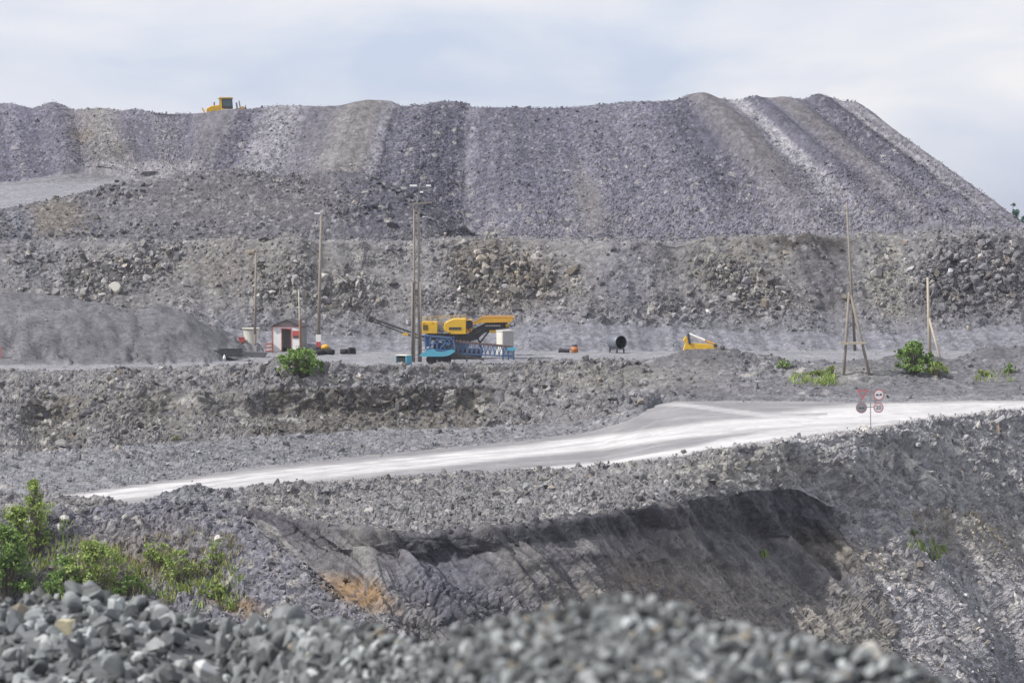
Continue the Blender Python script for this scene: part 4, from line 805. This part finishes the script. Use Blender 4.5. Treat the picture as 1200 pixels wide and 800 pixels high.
for yy in (-.55, .55):
    lc.bar(TOP(0, yy), TOP(1, yy), .12).bar(BOT(0, yy), BOT(1, yy), .12)
    for i_ in range(13):
        f0, f1, f2 = i_/13, (i_+.5)/13, (i_+1)/13; lc.bar(BOT(f0, yy), TOP(f1, yy), .075).bar(TOP(f1, yy), BOT(f2, yy), .075).bar(BOT(f0, yy), TOP(f0, yy), .06)
lt_ = lc.build('conveyor_truss', BLUE, scn)
MB().bar(TOP(0, 0)+Vector((0, 0, .1)), TOP(1, 0)+Vector((0, 0, .1)), .9, .07).build('belt', BLACK, lt_)
ro = MB()
for i_ in range(16): c_ = TOP((i_+.5)/16, 0); ro.tube(c_+Vector((0, -.62, .05)), c_+Vector((0, .62, .05)), .11, n=8)
ro.build('roller', RUST, lt_)
en = MB()
for (ax) in (589.5, 596, 602): en.bar(L(ax, 408, -.5), L(ax, 422, -.5), .13).bar(L(ax, 408, .5), L(ax, 422, .5), .13)
en.bar(L(588, 416, -.55), L(603, 417, -.55), .12); en.build('end_stand', BLUE, scn); MB().box(L(599.5, 408.4), (.75, 1.3, .3)).build('end_cap', TURQ, scn)
MB().bar(L(533, 414, -.7), L(567, 421.5, -.9), .22, .16).bar(L(547, 417, -.8), L(547, 424, -.8), .14).build('stabiliser_arm', DARK, scn)
# ---- cream container behind the lattice
b = place(592, 286); t = thing('container', 'upright cream metal cabinet with its shaded face painted grey behind the end of the blue conveyor', 'container', b, R(34))
MB().box((0, 0, 1.2), (1.35, 1.15, 2.35)).build('body', paint('grey_cream_steel', (.50, .485, .46), .5, dirt=.25, dirtcol=(.33, .31, .3)), t, bevel=.03); MB().box((0, -.59, 1.25), (1.15, .03, 2.05)).build('door', paint('shaded_grey_door', (.40, .39, .39), .5), t); MB().box((0, 0, 2.42), (1.45, 1.25, .08)).build('roof', CREAM, t)  # door face greyer, left panel cream: shade and sun painted as colours
MB().box((-.69, 0, 1.25), (.03, .95, 2.1)).build('lit_side_panel', CREAM, t)
# ---- drum on legs
b = place(723, 292); t = thing('drum', 'dark steel drum lying on short legs with its open end facing right', 'drum', b, R(32))
ax = Matrix.Translation((0, 0, 1.08)) @ Matrix.Rotation(R(90), 4, 'X')
MB().lathe([(.0, -.78), (.68, -.78), (.72, -.74), (.72, .74), (.69, .78), (.64, .78), (.64, -.6), (0, -.6)], 28, ax).build('shell', paint('blue_grey_steel', (.15, .16, .19), .5, .3, .4, dirtcol=(.25, .25, .27)), t, smooth=True); MB().lathe([(.635, .7), (.635, -.55), (0, -.55)], 28, ax).build('lining', BLACK, t)
for sx in (-.45, .45):
    for sy in (-.6, .6): MB().bar((sx, sy, 0), (sx*.9, sy, .62), .11).build('leg', DARK, t)
# ---- orange barrel and dark pipe
t = thing('barrel', 'orange barrel with a dark lid standing between the crusher and the drum', 'barrel', place(673.5, 291.5)); MB().lathe([(0, 0), (.33, 0), (.36, .05), (.36, .3), (.38, .33), (.36, .36), (.34, .6), (0, .62)], 18).build('body', paint('barrel_orange', (.45, .16, .05), .6, dirt=.4, dirtcol=(.2, .1, .06)), t, smooth=True); MB().lathe([(0, .62), (.30, .62), (.26, .8), (0, .82)], 16).build('lid', DARK, t)
o = MB().tube((-.55, 0, .2), (.55, .1, .22), .2, n=14).tube((-.35, .05, .2), (-.3, .05, .48), .12).build('pipe_section', DARK); single(o, 'dark pipe section lying left of the orange barrel', 'pipe', place(661, 292))
# ---- digger arm half hidden by the gravel mound
Yd = 281; b = place(818, Yd); L = rel(b); t = thing('digger_arm', 'yellow digger arm with a white ram lying behind the gravel mound', 'digger arm', b, 0)
MB().prism(pl([(800, 399), (803.5, 393.5), (806, 396), (806.5, 402.5), (812, 401.8), (830, 403), (841, 405.5), (841, 409.5), (828, 410.2), (806, 411.5), (802, 413.5), (800.5, 410), (803, 402)]), -.3, .3).build('boom', YEL, t, bevel=.03)
MB().bar(L(806.5, 391, -.35), L(808.5, 403, -.35), .22, .12).bar(L(806.5, 391, .35), L(808.5, 403, .35), .22, .12).build('link', DARK, t)
MB().tube(L(807.5, 391.5), L(826, 399), .15, n=10).build('ram_barrel', WHITE, t); MB().tube(L(826, 399), L(841, 404.5), .09, n=8).build('ram_rod', ORG, t); MB().tube(L(838.5, 405, -.4), L(838.5, 405, .4), .2, n=12).build('pivot', DARK, t); MB().box(L(806, 412), (.5, .7, .5)).build('bracket', DARK, t)
# ---- bulldozer on the skyline
Yb = 372; zb = ground(265, Yb); b = Vector((at_px(263, Yb), Yb, zb-.45)); k = S(Yb)
bz = thing('bulldozer', 'yellow bulldozer working on the crest of the spoil heap', 'bulldozer', b, R(6))
for yy in (-.95, .95):
    pts = []
    for a_ in range(9): pts.append((1.35+.5*math.sin(math.pi*a_/8), .5+.5*math.cos(math.pi*a_/8)))
    for a_ in range(9): pts.append((-1.35-.5*math.sin(math.pi*a_/8), .5-.5*math.cos(math.pi*a_/8)))
    MB().prism(pts, yy-.28, yy+.28).build('track', BLACK, bz)
MB().prism([(-2.2, .7), (-2.2, 1.3), (-1.7, 1.62), (-.5, 1.8), (-.3, .7)], -.6, .6).build('hood', YEL, bz, bevel=.05); MB().prism([(-.35, .65), (-.35, 1.35), (.4, 1.2), (1.3, 1.15), (1.5, .9), (1.4, .6)], -.95, .95).build('body', YEL, bz, bevel=.04)
cab = MB().box((.3, 0, 1.95), (1.75, 1.3, 1.3), taper=.9).build('cab', DARK, bz, bevel=.05)
MB().box((.45, -.63, 2.05), (1.15, .03, .85)).build('window', GLASS, cab); MB().box((-.55, 0, 2.1), (.03, 1., .7)).build('window', GLASS, cab); MB().box((-.38, -.62, 1.95), (.3, .08, 1.25)).build('pillar', YEL, cab)
MB().prism([(-.8, 2.55), (-.5, 2.78), (1.05, 2.78), (1.25, 2.58)], -.75, .75).build('roof', paint('sandy_yellow', (.55, .38, .13), .6), bz, bevel=.04)
MB().tube((-1.2, .2, 1.55), (-1.2, .2, 2.15), .08).build('exhaust_pipe', DARK, bz)
MB().prism([(-2.75, .1), (-2.55, .45), (-2.55, .95), (-2.8, 1.35), (-2.68, 1.38), (-2.4, .95), (-2.4, .4), (-2.6, .05)], -1.5, 1.5).build('blade', YEL, bz); MB().bar((-2.5, -1.2, .5), (-.2, -1.2, .5), .2).bar((-2.5, 1.2, .5), (-.2, 1.2, .5), .2).build('push_arm', YEL, bz)
rp = MB().bar((1.4, -.4, 1.2), (2.3, -.4, 1.35), .2).bar((1.4, .4, 1.2), (2.3, .4, 1.35), .2).box((2.4, 0, 1.35), (.35, 1.3, .5)).build('ripper_frame', YEL, bz); MB().bar((1.75, -.3, 1.1), (1.6, -.3, 2.1), .22).bar((2.15, .3, 1.2), (1.95, .3, 2.35), .16).bar((2.85, 0, 1.2), (2.75, 0, 1.8), .12).build('ripper_shank', GREYM, rp); MB().box((2.75, -.3, 1.35), (.3, .3, .3)).build('tooth', RUST, rp)
# ---- broken white plank on a stake
b = place_py(1170, 500, 214, 238); L = rel(b); t = thing('broken_board', 'broken white plank nailed across a short orange stake on the right bank', 'board', b)
MB().bar(L(1170.5, 506, -.4), L(1169.5, 491, -.4), .12, .08).build('stake', paint('orange_stake', (.55, .38, .24), .7), t); MB().bar(L(1166.5, 494, -.5), L(1177, 487.5, -.4), .08, .26).build('plank', WHITE, t); MB().bar(L(1167, 492.5, -.45), L(1152, 496.5, -.2), .08, .12).build('plank', PALEW, t)

# ------------------------------------------------------------------ vegetation
def leafmat(name, a, b_):
    m, nt, bs = nmat(name); L = nt.links.new
    at = N(nt, 'ShaderNodeAttribute', attribute_name='tone'); cr_ = N(nt, 'ShaderNodeValToRGB'); cr_.color_ramp.elements[0].color = (*a, 1); cr_.color_ramp.elements[1].color = (*b_, 1)
    L(at.outputs['Fac'], cr_.inputs[0]); L(cr_.outputs[0], bs.inputs['Base Color']); bs.inputs['Roughness'].default_value = .6; bs.inputs['Specular IOR Level'].default_value = .3
    tr = N(nt, 'ShaderNodeBsdfTranslucent'); L(cr_.outputs[0], tr.inputs['Color']); mx = N(nt, 'ShaderNodeMixShader'); mx.inputs[0].default_value = .3
    L(bs.outputs[0], mx.inputs[1]); L(tr.outputs[0], mx.inputs[2]); L(mx.outputs[0], nt.nodes['Material Output'].inputs['Surface']); return m
LF1 = leafmat('leaf_green', (.11, .20, .05), (.28, .40, .12)); LF2 = leafmat('leaf_yellow_green', (.17, .25, .055), (.38, .46, .14)); LF3 = leafmat('leaf_far_hazed', (.05, .11, .09), (.10, .20, .15)); BARK = paint('bark', (.12, .1, .08), .9)  # far leaves paled and blued: haze put into their colour
def leaves(name, blobs, n, size, mat, parent=None, shape=(.5, 1.)):
    """leaf faces gathered in clumps: blobs of (centre, radius)"""
    tot = sum(r**2 for _, r in blobs); V = []; tones = []
    for c, r in blobs:
        k = max(4, int(n*r**2/tot)); d = RNG.normal(size=(k, 3)); d /= np.linalg.norm(d, axis=1)[:, None]; rad = r*RNG.random(k)**.45*np.where(RNG.random(k) > .7, RNG.uniform(1., 2.3, k), 1)
        pos = np.array(c)+d*rad[:, None]*np.array((1, 1, .85)); a = RNG.normal(size=(k, 3))+np.array((0, 0, .3)); a /= np.linalg.norm(a, axis=1)[:, None]
        u = np.cross(a, RNG.normal(size=(k, 3))); u /= np.linalg.norm(u, axis=1)[:, None]; w = np.cross(a, u); s = size*RNG.uniform(.6, 1.3, k)[:, None]
        V.append(np.stack([pos-u*s*shape[0], pos-w*s*shape[1]*.5, pos+u*s*shape[0], pos+w*s*shape[1]*.9], 1)); t0 = random.uniform(.2, .8)
        tones.append(np.repeat(np.clip(RNG.normal(t0, .22, k), 0, 1), 4))
    V = np.concatenate(V).reshape(-1, 3); o = np_mesh(name, V, np.arange(len(V)).reshape(-1, 4), mat, {'tone': ('FLOAT', np.concatenate(tones))}); o.parent = parent; return o
def bush(loc, w_, h_, label, n=2200, mat=None, leaf=.17, nb=26, cat='bush', seed=1, tall=False, name='bush', group=None, flat=1.):
    nb = int(nb*2.6); leaf *= .78; n = int(n*1.35); rr = random.Random(seed); t = thing(name, label, cat, loc, 0, group); st = MB(); blobs = []
    for i in range(nb):
        a = rr.uniform(0, 6.28); f = rr.random()**.6; zz = rr.uniform(.18, .92)*h_
        env = (math.sin(math.pi*min(1, (zz/h_)*.8+.22))**.7) if not tall else (1.15-zz/h_)
        x, y = math.cos(a)*f*w_*.5*env, math.sin(a)*f*w_*.5*env*.8; r = rr.uniform(.045, .125)*min(w_, h_)*(1 if not tall else .75)
        blobs.append(((x, y, zz), r)); st.tube((x*.15, y*.15, -.1), (x*.6, y*.6, zz*.6), .03, .02, 5, False).tube((x*.6, y*.6, zz*.6), (x, y, zz), .02, .008, 5, False)
    st.build('stem', BARK, t); leaves('foliage', blobs, n, leaf, mat or LF1, t); return t
bush(place_py(350, 440, 238, 251)+Vector((0, 0, -.1)), 4.4, 2.5, 'green bush in front of the hut at the yard edge', 2600, LF1, .2, 30, seed=3)
bush(place_py(1070, 438, 238, 257), 3.4, 2.9, 'big round green bush beside the braced pole', 2400, LF1, .2, 26, seed=5)
bush(place_py(1097, 440, 238, 257), 2.3, 1.3, 'low yellow green bush at the foot of the slanted brace', 900, LF2, .17, 14, seed=6)
bush(place_py(918, 432, 250, 275), 1.5, .95, 'small dark green shrub behind the rock pile right of the gravel mound', 420, LF1, .15, 9, seed=8, cat='shrub', name='shrub')
bush(place_py(958, 446, 250, 268), 2.6, .5, 'low yellow green weeds between the rock pile and the trestle', 700, LF2, .13, 16, seed=9, cat='weeds', name='weeds')
bush(place_py(975, 438, 250, 270), 1.4, .8, 'pale green weed tuft just left of the trestle leg', 380, LF2, .13, 8, seed=10, cat='weeds', name='weeds')
bush(place_py(1151, 441, 250, 270), 1.2, .7, 'faint green weed tuft on the berm between two rubble humps', 300, LF2, .13, 8, seed=12, cat='weeds', name='weeds')
bush(place_py(1182, 437, 250, 272), 1.0, .9, 'small dark green shrub at the right end of the berm', 320, LF1, .14, 8, seed=13, cat='shrub', name='shrub')
bush(place_py(206, 515, 225, 246), .8, .35, 'tiny green weed tuft on the bank above the haul road', 140, LF2, .12, 6, seed=14, cat='weeds', name='weeds')
bush(place_py(893, 652, 195, 210), .55, .5, 'tiny bright green tuft on the pit wall ledge', 150, LF1, .1, 5, seed=15, cat='weeds', name='weeds')
bush(place_py(1066, 628, 205, 226), 1.3, .5, 'upper green weed patch in the gully on the right pit slope', 320, LF1, .11, 9, seed=16, cat='weeds', name='weeds')
bush(place_py(1092, 655, 203, 224), 1.7, .5, 'lower green weed patch in the gully on the right pit slope', 420, LF1, .11, 11, seed=17, cat='weeds', name='weeds')
# left bank: young birches and scrub
def sapling(px, py, h_, w_, label, n, mat, seed, leaf=.17):
    bush(place_py(px, py, 180, 198)+Vector((0, 0, -.2)), w_, h_, label, n, mat, leaf, 34, 'tree', seed, True, 'young_birch')
sapling(38, 652, 5.6, 2.6, 'tall thin young birch on the left bank above the other scrub', 1500, LF2, 21)
sapling(8, 700, 5.2, 4.2, 'dense dark green birch at the left edge of the photo', 3400, LF1, 22, .2)
sapling(20, 640, 3.0, 3.4, 'yellow green bushy sapling below the tall thin birch', 1500, LF2, 24)
bush(place_py(75, 698, 180, 197), 3.2, 2.6, 'bright green scrub directly behind the foreground stones at left', 1600, LF1, .18, 20, seed=25, cat='shrub', name='shrub')
bush(place_py(112, 692, 180, 197), 3.8, 3.4, 'tallest yellow green shrub in the middle of the left bank scrub', 1900, LF2, .17, 24, seed=26, cat='shrub', name='shrub')
bush(place_py(150, 700, 180, 197), 2.0, 1.5, 'sparse dark green shrub right of the tallest left bank shrub', 560, LF1, .16, 12, seed=27, cat='shrub', name='shrub')
bush(place_py(182, 668, 180, 197), 2.2, 2.3, 'thin pale green shrub on the scree beside the scrub', 520, LF2, .15, 13, seed=28, cat='shrub', name='shrub')
bush(place_py(210, 680, 180, 197), 2.6, 2.1, 'straggling shrub with gaps low on the left scree', 480, LF2, .15, 13, seed=29, cat='shrub', name='shrub')
bush(place_py(250, 672, 180, 197), 1.8, 2.2, 'slender weed clump on the scree near the pale block', 420, LF2, .14, 11, seed=30, cat='shrub', name='shrub')
bush(place_py(250, 702, 180, 197), 2.6, 1.0, 'low yellow green weeds above the orange clay', 700, LF2, .14, 14, seed=31, cat='weeds', name='weeds')
# dusty grass and weeds growing between the stones: ground cover
def cover(name, label, regs, mat, hgt):
    V = []; tn = []
    for (cx, cy, rx, ry, Y0, Y1, n) in regs:
        m_ = (((ppx-cx)/rx)**2+((ppy-cy)/ry)**2 < 1.0) & (Pf[:, 1] > Y0) & (Pf[:, 1] < Y1); w_ = cell*m_*np.clip(.25+fbm(Pf/1.2+cx, 2)*2.2, 0, 1)
        if w_.sum() <= 0: continue
        ix = RNG.choice(len(w_), n, p=w_/w_.sum()); p = Pd[ix]+RNG.normal(size=(n, 3))*.12; hh = hgt*RNG.uniform(.4, 1.3, n)[:, None]
        a = RNG.uniform(0, 6.28, n); d = np.stack([np.cos(a), np.sin(a), 0*a], -1); t_ = p+np.stack([RNG.normal(0, .3, n), RNG.normal(0, .3, n), np.ones(n)], -1)*hh
        V.append(np.stack([p-d*hh*.14, p+d*hh*.14, t_+d*hh*.05, t_-d*hh*.05], 1)); tn.append(np.repeat(np.clip(RNG.normal(.5, .3, n), 0, 1), 4))
    V = np.concatenate(V).reshape(-1, 3); o = np_mesh(name, V, np.arange(len(V)).reshape(-1, 4), mat, {'tone': ('FLOAT', np.concatenate(tn))}); return tag(o, label, 'grass', kind='stuff')
LF4 = leafmat('dry_grass', (.24, .21, .10), (.42, .38, .22))
cover('grass', 'green weeds and grass growing thinly on the left bank and along the berm', [(110, 680, 120, 34, 178, 198, 1500), (30, 640, 60, 50, 178, 198, 900), (240, 690, 50, 26, 178, 198, 650), (955, 446, 30, 7, 238, 262, 420), (1080, 645, 34, 9, 200, 226, 180), (1165, 442, 40, 5, 238, 262, 110), (895, 652, 6, 4, 190, 212, 40)], LF2, .38)
cover('dry_grass', 'dry yellowish grass among the stones of the left bank', [(160, 670, 120, 36, 178, 198, 1500), (230, 650, 60, 30, 178, 198, 500), (1110, 620, 70, 24, 200, 228, 250)], LF4, .32)
# far trees beyond the heap
def conifer(px, Y, topy, w_, label, seed):
    z0 = ground(px, Y); b = Vector((at_px(px, Y), Y, z0)); top = P3(px, topy, Y).z-z0; rr = random.Random(seed)
    t = thing('conifer', label, 'tree', b); MB().tube((0, 0, -.3), (0, 0, top*.96), .22, .04, 7).build('trunk', BARK, t); blobs = []
    for i in range(46):
        f = rr.random(); zz = top*(.15+.83*f); r = w_*.5*(1.1-f)+.15; a = rr.uniform(0, 6.28); q_ = rr.random()**.5
        blobs.append(((math.cos(a)*r*q_, math.sin(a)*r*q_, zz), rr.uniform(.35, .8)*(1.15-f)+.2))
    leaves('crown', blobs, 3600, .55, LF3, t)
conifer(1186.5, 560, 237, 5.2, 'hazy blue green conifer rising behind the right foot of the heap', 1); conifer(1201, 570, 250, 5, 'hazy conifer cut by the right edge of the photo', 2)

# ------------------------------------------------------------------ light, sky, air
EL, AZ = R(46), R(-17)          # sun from the left, a little on the camera's side
to_sun = Vector((-math.cos(EL)*math.cos(AZ), math.cos(EL)*math.sin(AZ), math.sin(EL)))
sun = bpy.data.lights.new('sun', 'SUN'); sun.energy = 5.0; sun.angle = R(.8); sun.color = (1, .965, .91)
so = bpy.data.objects.new('sun', sun); COL.objects.link(so); so.rotation_euler = to_sun.to_track_quat('Z', 'Y').to_euler()
wd = bpy.data.worlds.new('World'); SC.world = wd; wd.use_nodes = True; nt = wd.node_tree; L_ = nt.links.new
bg = nt.nodes['Background']; sky = N(nt, 'ShaderNodeTexSky', sky_type='NISHITA'); sky.sun_disc = False; sky.sun_elevation = EL
sky.sun_rotation = math.atan2(to_sun.x, to_sun.y); sky.dust_density = 1.2; sky.ozone_density = 1.; sky.altitude = 100
tc = N(nt, 'ShaderNodeTexCoord'); mp = N(nt, 'ShaderNodeMapping'); mp.inputs['Scale'].default_value = (1, 1, 2.6); L_(tc.outputs['Generated'], mp.inputs['Vector'])
n1 = N(nt, 'ShaderNodeTexNoise'); n1.inputs['Scale'].default_value = 7.5; n1.inputs['Detail'].default_value = 6; n1.inputs['Roughness'].default_value = .5; n1.inputs['Distortion'].default_value = .4; L_(mp.outputs[0], n1.inputs['Vector'])
cr_ = N(nt, 'ShaderNodeValToRGB'); cr_.color_ramp.elements[0].position = .33; cr_.color_ramp.elements[0].color = (0, 0, 0, 1); cr_.color_ramp.elements[1].position = .62; cr_.color_ramp.elements[1].color = (1, 1, 1, 1); L_(n1.outputs['Fac'], cr_.inputs[0])
mv = N(nt, 'ShaderNodeMixRGB'); mv.inputs[0].default_value = .72; L_(sky.outputs[0], mv.inputs[1]); mv.inputs[2].default_value = (6.8, 7.7, 10., 1)
mx = N(nt, 'ShaderNodeMixRGB'); L_(cr_.outputs[0], mx.inputs[0]); L_(mv.outputs[0], mx.inputs[1]); mx.inputs[2].default_value = (9.4, 9.3, 9.5, 1)
L_(mx.outputs[0], bg.inputs['Color']); bg.inputs['Strength'].default_value = .1
vs = SC.view_settings; vs.view_transform = 'Standard'; vs.look = 'None'; vs.exposure = 0; vs.gamma = 1; vs.use_curve_mapping = False

# thin summer haze: one closed box of even air round the camera and everything built
def haze_box(density):
    bm = bmesh.new(); bmesh.ops.create_cube(bm, size=1); me = bpy.data.meshes.new('haze'); bm.to_mesh(me); bm.free()
    o = bpy.data.objects.new('haze', me); COL.objects.link(o); o.scale = (9000, 10500, 90); o.location = (0, 4200, -28.7+45); tag(o, 'thin pale blue haze in the air over the whole quarry', 'haze', kind='stuff')
    m = bpy.data.materials.new('haze_air'); m.use_nodes = True; nt = m.node_tree; nt.nodes.remove(nt.nodes['Principled BSDF'])
    pv = N(nt, 'ShaderNodeVolumePrincipled'); pv.inputs['Color'].default_value = (.86, .9, 1, 1); pv.inputs['Density'].default_value = density; pv.inputs['Anisotropy'].default_value = .35
    nt.links.new(pv.outputs[0], nt.nodes['Material Output'].inputs['Volume']); me.materials.append(m)
haze_box(.00013)
